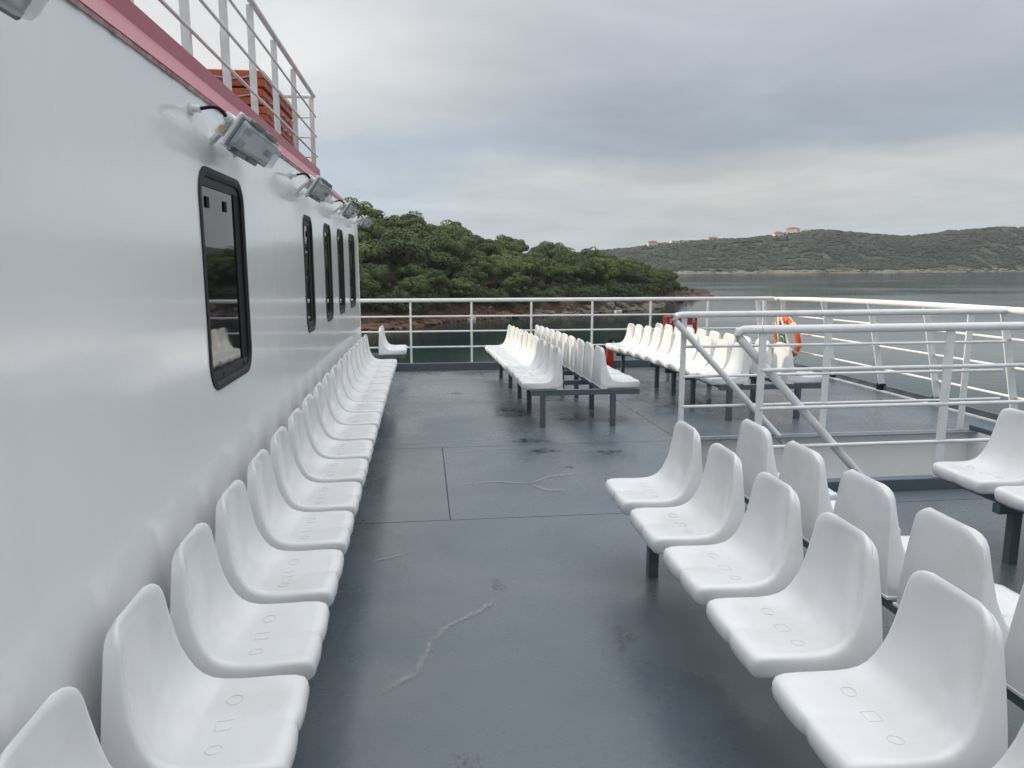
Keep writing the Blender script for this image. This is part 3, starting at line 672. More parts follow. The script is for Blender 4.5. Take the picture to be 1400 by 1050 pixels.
# ------------------------------------------------------------------ safety gear
def build_gear():
    t = empty('lifebuoy', (5.86, 11.45, .39)); tag(t, 'orange lifebuoy with white bands hanging on the starboard railing', 'lifebuoy'); t.rotation_euler = (0, R(-13), R(8))
    def torus(a0, a1, r, Rr, n, wob=0):
        b = MB(); rings = []
        for k in range(n + 1):
            a = a0 + (a1 - a0) * k / n; cx = Vector((0, math.cos(a), math.sin(a)))
            rings.append([cx * (Rr + r * math.cos(q)) + Vector((r * .8 * math.sin(q), 0, 0)) for q in [2 * math.pi * j / 12 for j in range(12)]])
        full = abs(a1 - a0) > 6.2
        b.loft(rings, caps=not full); return b
    torus(0, 2 * math.pi, .058, .285, 40).build('ring', M['buoy'], t, smooth=60)
    for a in (45, 135, 225, 315): torus(R(a - 5), R(a + 5), .061, .285, 5).build('band', M['tape'], t, smooth=60)
    b = MB()
    for k in range(4):
        a0, a1 = R(45 + 90 * k), R(135 + 90 * k)
        b.tube([(-.02, (.355 + .045 * math.sin(math.pi * q / 8)) * math.cos(a0 + (a1 - a0) * q / 8), (.355 + .045 * math.sin(math.pi * q / 8)) * math.sin(a0 + (a1 - a0) * q / 8)) for q in range(9)], .008, 6)
    b.build('grab_line', M['tape'], t, smooth=60)
    s = empty('lifebuoy_bracket', (5.79, 11.42, .39)); tag(s, 'white A-shaped bracket strap with small green sign across the lifebuoy', 'bracket'); s.rotation_euler = (0, R(-13), R(8))
    for y in (-.19, .19):
        b = MB(); b.bar((-.03, y * .2, .34), (-.03, y, -.34), .045, .01, side=(0, 1, 0)); b.build('strap', M['tape'], s)
    b = MB(); b.box((-.045, -.085, -.16), (-.037, .085, .06)); sg = b.build('sign', M['sign_green'], s)
    b = MB()
    b.tube([(-.047, .05 * math.cos(2 * math.pi * k / 20), -.03 + .055 * math.sin(2 * math.pi * k / 20)) for k in range(21)], .009, 4); b.box((-.05, -.06, -.145), (-.046, .06, -.115))
    b.build('sign_print', M['tape'], sg)
    x = empty('red_box', (4.34, 12.28, .45)); tag(x, 'red locker box with small white mark hung on the far railing', 'box')
    b = MB(); b.box((-.27, -.10, -.24), (.27, .08, .22)); b.build('body', M['red'], x, bevel=.012)
    b = MB(); b.box((-.285, -.115, .20), (.285, .085, .235)); b.build('lid', M['red'], x, bevel=.006)
    b = MB(); b.box((.09, -.104, .03), (.19, -.1005, .085)); b.build('print', M['tape'], x)
    for xx in (-.2, .2):
        b = MB(); b.box((xx - .02, -.118, .12), (xx + .02, -.101, .20)); b.build('hasp', M['metal'], x)
    e = empty('fire_extinguisher', (3.125, 12.24, dz(12.24) + .02)); tag(e, 'red fire extinguisher with black head by the far railing', 'extinguisher')
    prof = [(.0, .0), (.05, .0), (.062, .015), (.064, .03), (.064, .33), (.058, .365), (.035, .395), (.022, .405), (.022, .42)]
    b = MB(); b.loft([[(r * math.cos(2 * math.pi * k / 16), r * math.sin(2 * math.pi * k / 16), z) for k in range(16)] for r, z in prof]); b.build('cylinder', M['red'], e, smooth=40)
    b = MB(); b.box((-.03, -.02, .42), (.03, .02, .455)); b.box((-.02, -.012, .455), (.11, .012, .468)); b.bar((-.01, 0, .465), (.10, 0, .515), .022, .008, side=(0, 1, 0)); b.build('valve', M['dark'], e, bevel=.002)
    b = MB(); b.tube([(-.03, 0, .435), (-.075, -.01, .43), (-.095, -.02, .36), (-.09, -.02, .2), (-.08, -.02, .12)], .010, 8); b.tube([(-.08, -.02, .13), (-.078, -.02, .05)], [.012, .02], 8); b.build('hose', M['dark'], e, smooth=60)
    b = MB(); b.tube([(.045, -.035, .43), (.045, -.05, .43)], .02, 10); b.build('gauge', M['metal'], e)
    b = MB(); b.box((-.07, .05, .02), (.07, .13, .05)); b.box((-.07, .05, .26), (.07, .13, .29)); b.box((-.03, .055, -.10), (.03, .075, .05)); b.build('holder', M['metal'], e)
build_gear()

# ------------------------------------------------------------------ sea
WZ = -6.4
def water_material():
    m = bpy.data.materials.new('sea_water'); m.use_nodes = True; nt = m.node_tree; N = nt.nodes.new; L = nt.links.new; b = nt.nodes['Principled BSDF']
    g = N('ShaderNodeNewGeometry')
    def nz(sc, sx, sy, det, rot=20):
        mp = N('ShaderNodeMapping'); mp.inputs['Scale'].default_value = (sx, sy, 1); mp.inputs['Rotation'].default_value = (0, 0, R(rot)); L(g.outputs['Position'], mp.inputs[0])
        n = N('ShaderNodeTexNoise'); n.inputs['Scale'].default_value = sc; n.inputs['Detail'].default_value = det; n.inputs['Roughness'].default_value = .55; L(mp.outputs[0], n.inputs['Vector']); return n.outputs['Fac']
    b.inputs['Base Color'].default_value = (.009, .026, .026, 1); b.inputs['IOR'].default_value = 1.333
    mr = N('ShaderNodeMapRange'); L(nz(.02, 1, 2.2, 4), mr.inputs[0]); mr.inputs[1].default_value = .38; mr.inputs[2].default_value = .62; mr.inputs[3].default_value = .07; mr.inputs[4].default_value = .15; L(mr.outputs[0], b.inputs['Roughness'])
    b1 = N('ShaderNodeBump'); b1.inputs['Strength'].default_value = .17; b1.inputs['Distance'].default_value = .06; L(nz(.9, .7, 1.3, 5), b1.inputs['Height'])
    b2 = N('ShaderNodeBump'); b2.inputs['Strength'].default_value = .08; b2.inputs['Distance'].default_value = .25; L(nz(.16, .6, 1.2, 3, 35), b2.inputs['Height']); L(b1.outputs[0], b2.inputs['Normal'])
    L(b2.outputs[0], b.inputs['Normal']); return m
M['sea'] = water_material()
b = MB(); b.quad([(-1500, -900, WZ), (1900, -900, WZ), (1900, 1200, WZ), (-1500, 1200, WZ)]); tag(b.build('sea', M['sea']), kind='structure')

# ------------------------------------------------------------------ wooded headland
ISL = [(-69.8,81.7,55.0,4.36), (-54.4,83.3,53.6,6.64), (-40.8,84.4,52.5,8.54), (-26.1,84.8,51.3,10.24), (-14.6,86.2,50.5,10.75), (-7.5,87.5,50.0,10.81), (-4.2,89.2,47.3,9.57), (-1.6,90.6,45.3,8.61), (0.1,94.6,44.0,8.28), (2.0,98.9,42.7,7.94), (6.2,103.4,40.0,7.03), (9.4,105.1,38.0,6.58), (12.7,106.8,36.0,6.27), (16.1,107.8,32.8,5.91), (19.5,108.9,29.6,5.57), (24.7,112.7,25.4,4.79), (28.9,115.8,22.2,4.53), (31.9,118.1,20.1,4.09), (35.1,120.5,18.0,3.64), (39.6,125.8,14.2,3.26), (43.9,134.1,12.2,2.95), (52.5,148.7,8.0,1.71), (61.5,160.2,5.3,.9), (69.0,168.2,3.0,0.25)]
def smooth(t): t = max(0, min(1, t)); return t * t * (3 - 2 * t)
from mathutils import noise as mn
def isl_col(s):                                       # s: 0..len-1, gives shoreline point, inland direction, ridge distance, ridge height
    i = min(int(s), len(ISL) - 2); t = s - i; a, b = ISL[i], ISL[i + 1]
    q = [a[k] + (b[k] - a[k]) * t for k in range(4)]
    d = Vector((q[0], q[1], 0)).normalized(); return Vector((q[0], q[1], 0)), d, q[2], q[3]
def ground(s, d):
    p, u, dr, hr = isl_col(s); q = p + u * d
    hr *= .93 + .05 * (1 - smooth((s - 5) / 8)); bank = min(hr, 1.9) * smooth(d / 2.6) if d > 0 else d * .5
    up = max(0, hr - 1.9) * smooth(d / dr) if d < dr else max(0, hr - 1.9) * (1 - .75 * smooth((d - dr) / 60)) - (0 if d < dr + 20 else smooth((d - dr - 20) / 60) * 3)
    rough = mn.fractal(Vector((q.x * .35, q.y * .35, 0)), 1.0, 2.0, 4) * (.45 if d > 1 else .2) * min(1, hr / 3) + mn.fractal(Vector((q.x * 1.3, q.y * 1.3, 5)), 1.0, 2.0, 3) * .18 * min(1, hr)
    return Vector((q.x, q.y, WZ + .12 + bank + up + (rough if d > -.5 else 0) - 1.6 * smooth((s - 21.9) / 1.1)))
def soil_material():
    m = bpy.data.materials.new('red_soil_and_rock'); m.use_nodes = True; nt = m.node_tree; N = nt.nodes.new; L = nt.links.new; b = nt.nodes['Principled BSDF']; b.inputs['Roughness'].default_value = .9
    b.inputs['Specular IOR Level'].default_value = .2
    g = N('ShaderNodeNewGeometry'); 
    def nz(sc, det=7): n = N('ShaderNodeTexNoise'); n.inputs['Scale'].default_value = sc; n.inputs['Detail'].default_value = det; n.inputs['Roughness'].default_value = .65; L(g.outputs['Position'], n.inputs['Vector']); return n.outputs['Fac']
    cr = N('ShaderNodeValToRGB'); L(nz(.6), cr.inputs[0]); e = cr.color_ramp.elements
    e[0].position = .30; e[0].color = (.040, .026, .018, 1); e[1].position = .72; e[1].color = (.13, .10, .075, 1)
    k = e.new(.5); k.color = (.080, .044, .029, 1)
    cr2 = N('ShaderNodeValToRGB'); L(nz(.11, 5), cr2.inputs[0]); e = cr2.color_ramp.elements; e[0].position = .48; e[0].color = (0, 0, 0, 1); e[1].position = .6; e[1].color = (1, 1, 1, 1)
    mx = N('ShaderNodeMix'); mx.data_type = 'RGBA'; L(cr2.outputs[0], mx.inputs[0]); L(cr.outputs[0], mx.inputs[6]); mx.inputs[7].default_value = (.075, .062, .042, 1)
    L(mx.outputs[2], b.inputs['Base Color'])
    bp = N('ShaderNodeBump'); bp.inputs['Strength'].default_value = .8; bp.inputs['Distance'].default_value = .3; L(nz(1.6), bp.inputs['Height']); L(bp.outputs[0], b.inputs['Normal'])
    return m
M['soil'] = soil_material()
M['rock'] = mat('grey_shore_rock', (.19, .165, .14), .85, noise=(.9, .8, (.09, .07, .055)), bump=(2.2, .8, .2), spec=.2)
M['redrock'] = mat('red_shore_rock', (.16, .085, .058), .85, noise=(.9, .8, (.075, .042, .03)), bump=(2.2, .8, .2), spec=.2)
def build_headland():
    b = MB(); ds = [-3, -1, 0, .5, 1, 1.6, 2.3, 3.2, 4.5, 6, 8, 11, 14, 18, 22, 26, 30, 35, 40, 46, 52, 60, 75, 100, 140]
    ns = (len(ISL) - 1) * 5
    for a in range(ns + 1):
        s = a / 5
        for d in ds: b.v.append(tuple(ground(s, d)))
    n = len(ds)
    for a in range(ns):
        for k in range(n - 1): b.f.append((a * n + k, (a + 1) * n + k, (a + 1) * n + k + 1, a * n + k + 1)); b.m.append(0)
    tag(b.build('headland', M['soil'], smooth=60), kind='structure')
build_headland()

def leaf_material(name, dark, light, scale):
    m = bpy.data.materials.new(name); m.use_nodes = True; nt = m.node_tree; N = nt.nodes.new; L = nt.links.new; b = nt.nodes['Principled BSDF']
    b.inputs['Roughness'].default_value = .65; b.inputs['Specular IOR Level'].default_value = .25
    g = N('ShaderNodeNewGeometry'); n = N('ShaderNodeTexNoise'); n.inputs['Scale'].default_value = scale; n.inputs['Detail'].default_value = 4; L(g.outputs['Position'], n.inputs['Vector'])
    oi = N('ShaderNodeObjectInfo')
    ad = N('ShaderNodeMath'); ad.operation = 'MULTIPLY_ADD'; L(oi.outputs['Random'], ad.inputs[0]); ad.inputs[1].default_value = .6; L(n.outputs['Fac'], ad.inputs[2])
    mr = N('ShaderNodeMapRange'); L(ad.outputs[0], mr.inputs[0]); mr.inputs[1].default_value = .35; mr.inputs[2].default_value = 1.15
    mx = N('ShaderNodeMix'); mx.data_type = 'RGBA'; L(mr.outputs[0], mx.inputs[0]); mx.inputs[6].default_value = (*dark, 1); mx.inputs[7].default_value = (*light, 1)
    L(mx.outputs[2], b.inputs['Base Color']); return m
M['pine'] = leaf_material('pine_needles', (.026, .047, .013), (.118, .150, .036), .30)
M['shrub'] = leaf_material('shrub_leaves', (.034, .050, .020), (.075, .090, .034), .5)
M['bark'] = mat('pine_bark', (.085, .062, .048), .9)
M['dry'] = mat('dry_twigs', (.15, .125, .10), .9)
def leaf(b, c, nrm, s, r):
    t = nrm.cross(Vector((r.uniform(-1, 1), r.uniform(-1, 1), r.uniform(-1, 1))))
    if t.length < 1e-3: return
    t.normalize(); q = nrm.cross(t).normalized(); w = s * r.uniform(.55, 1.0); h = s * r.uniform(.35, .7)
    b.quad([c - t * w - q * h * .4, c + t * w * .2 - q * h, c + t * w + q * h * .3, c - t * w * .1 + q * h])
def crown_mesh(seed, kind):
    r = random.Random(seed); b = MB()
    if kind == 'pine':
        H, W = 3.5, 2.8; n = 24
        puffs = []
        for k in range(n):
            a = r.uniform(0, 2 * math.pi); rr = W * math.sqrt(r.random()) ; zz = H * (.30 + .62 * math.sqrt(max(0, 1 - (rr / W) ** 2)) * r.uniform(.55, 1.0))
            puffs.append((Vector((rr * math.cos(a), rr * math.sin(a) * .9, zz + r.uniform(-.25, .25))), r.uniform(.7, 1.15)))
        for k in range(9):
            a = r.uniform(0, 2 * math.pi); rr = W * r.uniform(.35, .95)
            puffs.append((Vector((rr * math.cos(a), rr * math.sin(a), H * r.uniform(.02, .32))), r.uniform(.45, .7)))
    else:
        H, W = 2.2, 1.7; n = 16; puffs = []
        for k in range(n):
            a = r.uniform(0, 2 * math.pi); rr = W * math.sqrt(r.random()) * .8; puffs.append((Vector((rr * math.cos(a), rr * math.sin(a), H * r.uniform(.12, .85) * (1 - .35 * rr / W))), r.uniform(.4, .75)))
    for c, pr in puffs:
        for k in range(230 if kind == 'pine' else 70):
            d = Vector((r.gauss(0, 1), r.gauss(0, 1), r.gauss(.25, 1))).normalized(); rad = pr * (r.uniform(.80, 1.06))
            nr = (d + Vector((r.uniform(-.45, .45), r.uniform(-.45, .45), r.uniform(-.25, .45)))).normalized()
            leaf(b, c + Vector((d.x * rad, d.y * rad, d.z * rad * .78)), nr, .18 if kind == 'pine' else .16, r)
    return b.mesh('crown', M['pine'] if kind == 'pine' else M['shrub'])
def trunk_mesh(seed, kind):
    r = random.Random(seed + 50); b = MB(); h = 3.4 if kind == 'pine' else .7; lx, ly = r.uniform(-.4, .4), r.uniform(-.4, .4)
    if kind == 'pine':
        b.tube([(0, 0, -.6), (lx * .2, ly * .2, 1.0), (lx * .6, ly * .6, 2.2), (lx, ly, h)], [.20, .16, .13, .09], 7)
        for k in range(6):
            a = r.uniform(0, 6.28); z0 = r.uniform(1.9, 3.2); t = z0 / h; L_ = r.uniform(1.2, 2.2)
            p = Vector((lx * t, ly * t, z0)); b.tube([p, p + Vector((math.cos(a) * L_ * .5, math.sin(a) * L_ * .5, .5)), p + Vector((math.cos(a) * L_, math.sin(a) * L_, 1.25))], [.07, .05, .02], 5)
    else:
        for k in range(4):
            a = r.uniform(0, 6.28); b.tube([(0, 0, -.3), (.3 * math.cos(a), .3 * math.sin(a), .5), (.7 * math.cos(a), .7 * math.sin(a), 1.1)], [.05, .035, .015], 5)
    return b.mesh('trunk', M['bark'], smooth=60)
CROWN = {'pine': [crown_mesh(i, 'pine') for i in range(7)], 'shrub': [crown_mesh(20 + i, 'shrub') for i in range(4)]}
TRUNK = {'pine': [trunk_mesh(i, 'pine') for i in range(4)], 'shrub': [trunk_mesh(20 + i, 'shrub') for i in range(2)]}
def plant_tree(s, d, kind, scale, group, label, sz=1.0, sink=0):
    g = ground(s, d); r = rnd
    t = empty('pine_tree' if kind == 'pine' else 'shore_shrub', g - Vector((0, 0, sink))); t.scale = (scale, scale, scale * sz); t.rotation_euler = (r.uniform(-.06, .06), r.uniform(-.06, .06), r.uniform(0, 6.28))
    tag(t, label, 'tree' if kind == 'pine' else 'shrub', group)
    tr = rnd.choice(TRUNK[kind]); link('trunk', tr, t)
    link('crown', rnd.choice(CROWN[kind]), t, (0, 0, 2.7 if kind == 'pine' else .1))
    return t
def plant_headland():
    r = rnd; S = len(ISL) - 1
    for row in range(10):
        s = .3 + (row % 2) * .2
        while s < 20.4:
            p, u, dr, hr = isl_col(s); step = .55 if s < 4 else None
            d = 4.0 + row * 6.0 + r.uniform(-1.8, 1.8)
            local = max(.03, (Vector(ISL[min(int(s) + 1, S)][:2]) - Vector(ISL[int(s)][:2])).length)
            if d < dr + 11 and not (row == 0 and r.random() < .45):
                tall = min(1.22, .66 + .055 * hr + .003 * d) * r.uniform(.74, 1.22)
                if s > 18.5: tall *= .72
                edge = d > dr - 3
                tall *= (.8 if row == 0 else 1)
                gp = ground(s, d); b_ = math.degrees(math.atan2(gp.x, gp.y)); wi = 0 if b_ < -4.8 else 1 if b_ < 1.2 else 2 if b_ < 9 else 3 if b_ < 14 else 4
                where = ('behind the deckhouse', 'above the short seat pair', 'left of the centre seat row', 'above the gap between far seats', 'above the farther right seat row')[wi]
                zone = 'front row over the red bank' if row == 0 else 'skyline row' if d > dr - 5 else 'mid slope wood'
                plant_tree(s, d, 'pine', tall, 'pines of the headland, %s, %s' % (zone, where), 'green pine in the %s, %s' % (zone, where), r.uniform(.80, 1.04), sink=.6)
            s += 5.6 * r.uniform(.75, 1.3) / local
    # low shrubs on the bank, then towards the bare rocky tip
    for k in range(150):
        s = r.uniform(3.5, 20.3); p, u, dr, hr = isl_col(s)
        d = r.uniform(1.8, 6.5); gp = ground(s, d); b_ = math.degrees(math.atan2(gp.x, gp.y)); where = 'behind the short seat pair' if b_ < 1.2 else 'left of the centre seat row' if b_ < 9 else 'behind the gap between the far seat rows' if b_ < 14 else 'behind the farther right seat row'
        plant_tree(s, d, 'shrub', r.uniform(.6, 1.15), 'dark shrubs along the bank, ' + where, 'dark low shrub on the red bank, ' + where, r.uniform(.8, 1.2), sink=.1)
    for k in range(26):
        s = r.uniform(14, 20.3); p, u, dr, hr = isl_col(s)
        plant_tree(s, dr + r.uniform(-3, 3), 'shrub', r.uniform(1.0, 1.6), 'dark bushes on the low crest', 'dark bush filling the low crest under the pines near the tip', r.uniform(.8, 1.2), sink=.2)
    for k, (s, d, sc, lab) in enumerate(((20.75, 6, .75, 'dark shrub nearest the pines on the slope to the rocky tip'), (21.0, 5, .55, 'second dark shrub down the slope to the rocky tip'),
            (21.22, 4.5, .42, 'third dark shrub down the slope to the rocky tip'), (21.5, 4.0, .34, 'small last shrub on the bare rock before the tip'), (20.55, 9, .85, 'dark shrub behind the last pines above the rocky tip'))):
        plant_tree(s, d, 'shrub', sc, 'shrubs towards the rocky tip', lab)
plant_headland()
def build_undergrowth():
    r = random.Random(3); b = MB(); bb = MB()
    for k in range(2600):
        s = r.uniform(0, 20.6); p, u, dr, hr = isl_col(s); d = r.uniform(2.2, dr + 6); g = ground(s, d)
        if mn.noise(Vector((g.x * .12, g.y * .12, 3))) < -.22: continue
        c = r.uniform(.25, .7)
        for j in range(13):
            dd = Vector((r.gauss(0, 1), r.gauss(0, 1), abs(r.gauss(0, .8)))).normalized()
            leaf(b, g + Vector((dd.x * c, dd.y * c, dd.z * c * .8)), (dd + Vector((0, 0, .5))).normalized(), .22, r)
    o = b.build('undergrowth', M['shrub']); tag(o, 'dark scrub carpeting the ground under the headland pines', 'undergrowth', kind='stuff')
build_undergrowth()
def rock_mesh(seed, m):
    r = random.Random(seed); bm = bmesh.new(); bmesh.ops.create_icosphere(bm, subdivisions=3, radius=1)
    o = Vector((seed * 3.1, seed * 1.7, 0))
    for v in bm.verts:
        k = 1 + .45 * mn.fractal(v.co * 1.1 + o, 1.0, 2.0, 4); v.co = Vector((v.co.x * k, v.co.y * k, v.co.z * k * .62))
    me = bpy.data.meshes.new('rock'); bm.to_mesh(me); bm.free(); me.materials.append(m); me.polygons.foreach_set('use_smooth', [True] * len(me.polygons)); me.set_sharp_from_angle(angle=R(38)); return me
def build_rocks():
    r = random.Random(11); RM = [rock_mesh(i, M['redrock']) for i in range(4)]; GM = [rock_mesh(10 + i, M['rock']) for i in range(4)]
    # shingle and ledges at the waterline: one mass
    b = MB(); tmpl = []
    for me in RM + GM: tmpl.append(([v.co.copy() for v in me.vertices], [tuple(p.vertices) for p in me.polygons]))
    def add(b, tm, c, sx, sy, sz, a):
        vs, fs = tm; i = len(b.v); ca, sa = math.cos(a), math.sin(a)
        for v in vs: x, y = v.x * sx, v.y * sy; b.v.append((c.x + x * ca - y * sa, c.y + x * sa + y * ca, c.z + v.z * sz))
        for f in fs: b.f.append(tuple(i + k for k in f)); b.m.append(0)
    small = []
    for i in range(3):
        bm = bmesh.new(); bmesh.ops.create_icosphere(bm, subdivisions=1, radius=1)
        for v in bm.verts: v.co *= 1 + .3 * mn.noise(v.co * 1.3 + Vector((i * 5, 0, 0)))
        small.append(([v.co.copy() for v in bm.verts], [tuple(v.index for v in f.verts) for f in bm.faces])); bm.free()
    red, gry = MB(), MB()
    for k in range(1000):
        s = r.uniform(3, 22.9); d = r.uniform(-.5, 1.8) * r.random(); g = ground(s, d); z = r.uniform(.12, .5) * (1 if r.random() < .85 else 1.8)
        add(red if s < 13 and r.random() < .8 else gry, r.choice(small), Vector((g.x, g.y, max(g.z, WZ - .05))), z * r.uniform(.8, 1.8), z, z * .6, r.uniform(0, 3))
    o = red.build('shore_stones', M['redrock'], smooth=40); tag(o, 'reddish stones strewn along the near headland shore', 'stones', kind='stuff')
    o = gry.build('shore_stones', M['rock'], smooth=40); tag(o, 'grey stones strewn along the headland shore to the tip', 'stones', kind='stuff')
    big = [(18.9, -.6, 3.4, 1.5, 1.15, 1, 'big pale grey rock in the water off the headland near its tip'), (19.5, .6, 2.0, 1.2, .9, 1, 'second grey rock right of the big shore rock'),
           (17.6, .2, 1.6, 1.0, .6, 1, 'low grey ledge left of the big shore rock'), (21.6, 1.2, 4.2, 1.6, 1.3, 0, 'long brown rock ledge near the headland tip'), (22.2, .8, 4.0, 1.2, .8, 0, 'low brown rock ledge at the very tip'),
           (20.7, 2.0, 3.2, 1.6, 1.7, 0, 'red brown outcrop below the last shrubs of the headland'), (5.6, .3, 2.4, 1.2, .9, 0, 'red rock outcrop at the shore behind the short seat pair'), (7.2, .2, 1.7, 1.1, .8, 0, 'red rock at the shore just right of the short seat pair'),
           (8.3, .2, 2.2, 1.2, .7, 0, 'lowest red ledge at the shore left of the white dinghy')]
    for s, d, a, bb, c, gk, lab in big:
        g = ground(s, d); p, u, dr, hr = isl_col(s); q, _, _, _ = isl_col(min(s + .3, len(ISL) - 1.001)); t = q - p
        o = link('rock', (GM if gk else RM)[rnd.randrange(4)], None, (g.x, g.y, WZ + .15), (0, 0, math.atan2(t.y, t.x) + rnd.uniform(-.15, .15))); o.scale = (a, bb, c)
        tag(o, lab, 'rock', 'boulders along the headland shore')
build_rocks()
def build_boats():
    M['dinghy'] = mat('white_dinghy', (.74, .74, .72), .4); M['blue'] = mat('blue_dinghy', (.02, .035, .10), .4)
    for (x, y, m, L_, a, lab) in ((6.6, 102.6, 'dinghy', .6, .1, 'tiny white dinghy moored off the red bank'), (13.0, 105.0, 'blue', .6, .2, 'tiny dark blue dinghy close under the bank'), (30.4, 114.3, 'dinghy', .6, .3, 'tiny white boat at the rocks nearer the headland tip')):
        t = empty('dinghy', (x, y, WZ)); t.rotation_euler = (0, 0, a); tag(t, lab, 'boat', 'dinghies under the headland')
        b = MB(); b.loft([[(q * L_, -w, .32 + e), (q * L_, -w * .6, -.1), (q * L_, w * .6, -.1), (q * L_, w, .32 + e), (q * L_, w * .8, .30 + e), (q * L_, w * .5, .05), (q * L_, -w * .5, .05), (q * L_, -w * .8, .30 + e)] for q, w, e in ((-1, .36, 0), (-.4, .44, 0), (.3, .40, .03), (.8, .22, .1), (1, .03, .16))]); b.build('hull', M[m], t, smooth=40)
        b = MB(); b.box((-.3 * L_, -.4, .2), (-.12 * L_, .4, .24)); b.box((.25 * L_, -.36, .2), (.4 * L_, .36, .24)); b.build('thwart', M[m], t)
build_boats()

# ------------------------------------------------------------------ far shore
FAR = [(-600,480,6), (-200,440,6), (-33,447,6), (18,450,6.5), (54,453,7.5), (81,454,11), (100,456,14), (114,459,15.5), (129,462,17.0), (150,467,20.0), (166,471,21.8), (182,475,23.4), (202,476,24.9), (218,477,25.6), (234,478,27.1), (244,479,29.1), (255,480,30.5), (267,483,31.9), (285,487,31.2), (304,491,29.6), (320,495,28.6), (336,499,27.5), (353,503,29.2), (372,510,31.0), (404,521,34.3), (438,533,36.2), (473,545,36.5), (511,552,35.5), (550,558,34.5), (633,573,29.7), (820,604,34.0), (1468,668,31.2)]
def far_col(s):
    i = min(int(s), len(FAR) - 2); t = s - i; a, b = FAR[i], FAR[i + 1]; p = Vector((a[0] + (b[0] - a[0]) * t, a[1] + (b[1] - a[1]) * t, 0)); return p, p.normalized(), a[2] + (b[2] - a[2]) * t
def far_ground(s, d):
    p, u, h = far_col(s); q = p + u * d; t = d / 120
    prof = .06 * smooth(d / 3) + .94 * (smooth(t) * .55 + .45 * max(0, min(1, t))) if t < 1 else 1 - .5 * smooth((t - 1) / 2)
    k = mn.fractal(Vector((q.x * .018, q.y * .018, 2)), 1.0, 2.0, 5) * h * .11 * (4 * t * (1 - t) if t < 1 else .5) + mn.fractal(Vector((q.x * .12, q.y * .12, 7)), 1.0, 2.0, 3) * .35 * min(1, max(0, t) * 6)
    return Vector((q.x, q.y, WZ + h * prof + k if d > 0 else WZ + d * .1))
def build_far():
    m = bpy.data.materials.new('scrubby_hillside'); m.use_nodes = True; nt = m.node_tree; N = nt.nodes.new; L = nt.links.new; b_ = nt.nodes['Principled BSDF']; b_.inputs['Roughness'].default_value = .95; b_.inputs['Specular IOR Level'].default_value = .1
    g = N('ShaderNodeNewGeometry')
    def nz(sc, det=6): n = N('ShaderNodeTexNoise'); n.inputs['Scale'].default_value = sc; n.inputs['Detail'].default_value = det; n.inputs['Roughness'].default_value = .65; L(g.outputs['Position'], n.inputs['Vector']); return n.outputs['Fac']
    cr = N('ShaderNodeValToRGB'); L(nz(.09), cr.inputs[0]); e = cr.color_ramp.elements; e[0].position = .36; e[0].color = (.050, .052, .040, 1); e[1].position = .68; e[1].color = (.115, .108, .088, 1)
    L(cr.outputs[0], b_.inputs['Base Color'])
    b = MB(); ds = [-6, 0, 1.5, 3, 6, 10, 16, 24, 32, 40, 50, 60, 70, 80, 90, 100, 110, 120, 140, 180, 260, 380]; q = 6; ns = (len(FAR) - 1) * q; n = len(ds)
    for a in range(ns + 1):
        for d in ds: b.v.append(tuple(far_ground(a / q, d)))
    for a in range(ns):
        for k in range(n - 1): b.f.append((a * n + k, (a + 1) * n + k, (a + 1) * n + k + 1, a * n + k + 1)); b.m.append(0)
    tag(b.build('far_hills', m, smooth=60), kind='structure')
    # pale rock at the far waterline
    b = MB(); r = random.Random(5); pale = mat('pale_shore_rock', (.36, .33, .28), .9, noise=(.05, .8, (.16, .14, .11)))
    for k in range(900):
        s = r.uniform(5, 30.5); p, u, h = far_col(s); d = r.uniform(-.8, 2.2); c = far_ground(s, d); z = r.uniform(.3, .95)
        i = len(b.v); w = z * r.uniform(1.5, 4); v = u.cross(Vector((0, 0, 1)))
        for (aa, bb, cc) in ((-1, -.6, 0), (1, -.6, 0), (1, .8, 0), (-1, .8, 0), (-.6, -.2, 1), (.7, -.3, .9), (.5, .5, .9), (-.5, .5, 1)): pt = c + v * w * aa + u * z * 1.4 * bb; b.v.append((pt.x, pt.y, max(c.z, WZ) - .2 + z * cc))
        for f in ((0, 1, 5, 4), (1, 2, 6, 5), (2, 3, 7, 6), (3, 0, 4, 7), (4, 5, 6, 7)): b.f.append(tuple(i + j for j in f)); b.m.append(0)
    tag(b.build('far_shore_rocks', pale), 'pale rocks in a thin line along the far waterline', 'rocks', kind='stuff')
    sc = leaf_material('far_scrub_leaves', (.028, .035, .025), (.052, .056, .040), .05)
    b = MB(); r = random.Random(9)
    for k in range(26000):
        s = r.uniform(1.5, 30); d = 3 + 137 * r.random(); c = far_ground(s, d)
        if mn.noise(Vector((c.x * .09, c.y * .09, 1))) + .5 * mn.noise(Vector((c.x * .03, c.y * .03, 4))) < -.32 + .3 * (d < 12): continue
        w = r.uniform(.7, 2.0) * (1.3 if d > 60 else 1); h = w * r.uniform(.6, 1.05); i = len(b.v); n = 6; a0 = r.random() * 3
        for zz, rr in ((0, .8), (.5, 1.0), (.9, .6)):
            for j in range(n): a = a0 + 6.283 * j / n; q_ = rr * w * r.uniform(.75, 1.2); b.v.append((c.x + q_ * math.cos(a), c.y + q_ * math.sin(a), c.z - .2 + h * zz))
        for lv in (0, 1):
            for j in range(n): b.f.append((i + lv * n + j, i + lv * n + (j + 1) % n, i + (lv + 1) * n + (j + 1) % n, i + (lv + 1) * n + j)); b.m.append(0)
        b.f.append(tuple(i + 2 * n + j for j in range(n))); b.m.append(0)
    tag(b.build('far_scrub', sc, smooth=70), 'grey green scrub dotting the far hillside', 'scrub', kind='stuff')
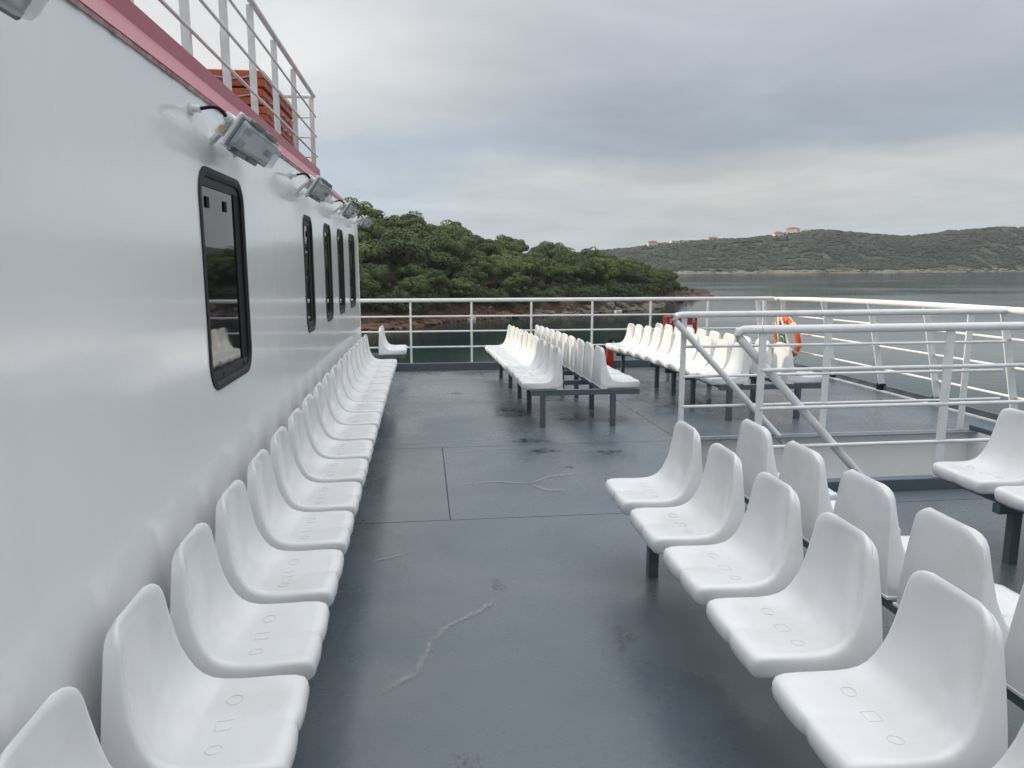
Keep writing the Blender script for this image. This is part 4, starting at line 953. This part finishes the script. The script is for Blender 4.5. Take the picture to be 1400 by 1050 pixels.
    # houses on the ridge
    hw = mat('cream_render', (.62, .55, .42), .8, noise=(.5, .4, (.5, .44, .34))); hr = mat('clay_roof', (.22, .12, .085), .85); hg = mat('house_window', (.03, .035, .045), .2)
    def house(s, d, w, dp, h, lab, a=0, flat=False):
        g = far_ground(s, d); w, dp, h = w * .8, dp * .8, h * .85; t = empty('hill_house', (g.x, g.y, g.z - .8)); p, u, _ = far_col(s); t.rotation_euler = (0, 0, -math.atan2(u.x, u.y) + a); tag(t, lab, 'house', 'houses on the far ridge')
        b = MB(); b.box((-w / 2, -dp / 2, 0), (w / 2, dp / 2, h)); b.build('wall', hw, t)
        b = MB(); e = .5
        if flat: b.box((-w / 2 - .2, -dp / 2 - .2, h + .003), (w / 2 + .2, dp / 2 + .2, h + .35))
        else: b.loft([[(-w / 2 - e, -dp / 2 - e, h + .003), (w / 2 + e, -dp / 2 - e, h + .003), (w / 2 + e, dp / 2 + e, h + .003), (-w / 2 - e, dp / 2 + e, h + .003)], [(-w / 2 + dp * .45, -.1, h + dp * .22), (w / 2 - dp * .45, -.1, h + dp * .22), (w / 2 - dp * .45, .1, h + dp * .22), (-w / 2 + dp * .45, .1, h + dp * .22)]])
        b.build('roof', hw if flat else hr, t)
        for lv in range(max(1, int(h / 3))):
            n = max(2, int(w / 3.2))
            for k in range(n):
                x = -w / 2 + w * (k + .5) / n; b = MB(); b.box((x - .6, -dp / 2 - .05, 1.3 + 3 * lv), (x + .6, -dp / 2 + .02, 2.6 + 3 * lv)); b.build('window', hg, t)
    import bisect
    def s_at(f): return f
    house(14.0, 112, 9, 7, 5.4, 'cream two storey villa on the far ridge, left of the largest one', .3); house(15.05, 112, 11, 8, 6.3, 'largest cream villa at the top of the far ridge', -.3)
    house(15.9, 116, 9, 7, 3.2, 'low cream house right beside the largest ridge villa', .1); house(11.3, 112, 9, 6, 4, 'lone pale house on the far ridge left of the two villas', .2)
    house(8.75, 112, 9, 6, 5.5, 'pale house at the left end of the far ridge row', .2); house(9.2, 110, 8, 6, 3.5, 'second pale house in the far ridge row', 0); house(9.65, 112, 8, 6, 4, 'third pale house in the far ridge row', .4, True); house(10.05, 114, 10, 6, 3.2, 'right end house of the far ridge row', .1, True)
    house(5.05, 110, 7, 6, 5, 'white house peeping over the headland pines', .2)
build_far()

def build_haze():
    m = bpy.data.materials.new('haze_air'); m.use_nodes = True; nt = m.node_tree; nt.nodes.clear()
    v = nt.nodes.new('ShaderNodeVolumePrincipled'); v.inputs['Color'].default_value = (.86, .91, .97, 1); v.inputs['Density'].default_value = .00017; v.inputs['Anisotropy'].default_value = .2
    o = nt.nodes.new('ShaderNodeOutputMaterial'); nt.links.new(v.outputs[0], o.inputs['Volume'])
    b = MB(); b.box((-1560, -960, WZ - 3), (1960, 1260, 36)); h = b.build('haze', m); tag(h, 'thin grey sea haze over the whole bay', 'haze', kind='stuff')
build_haze()
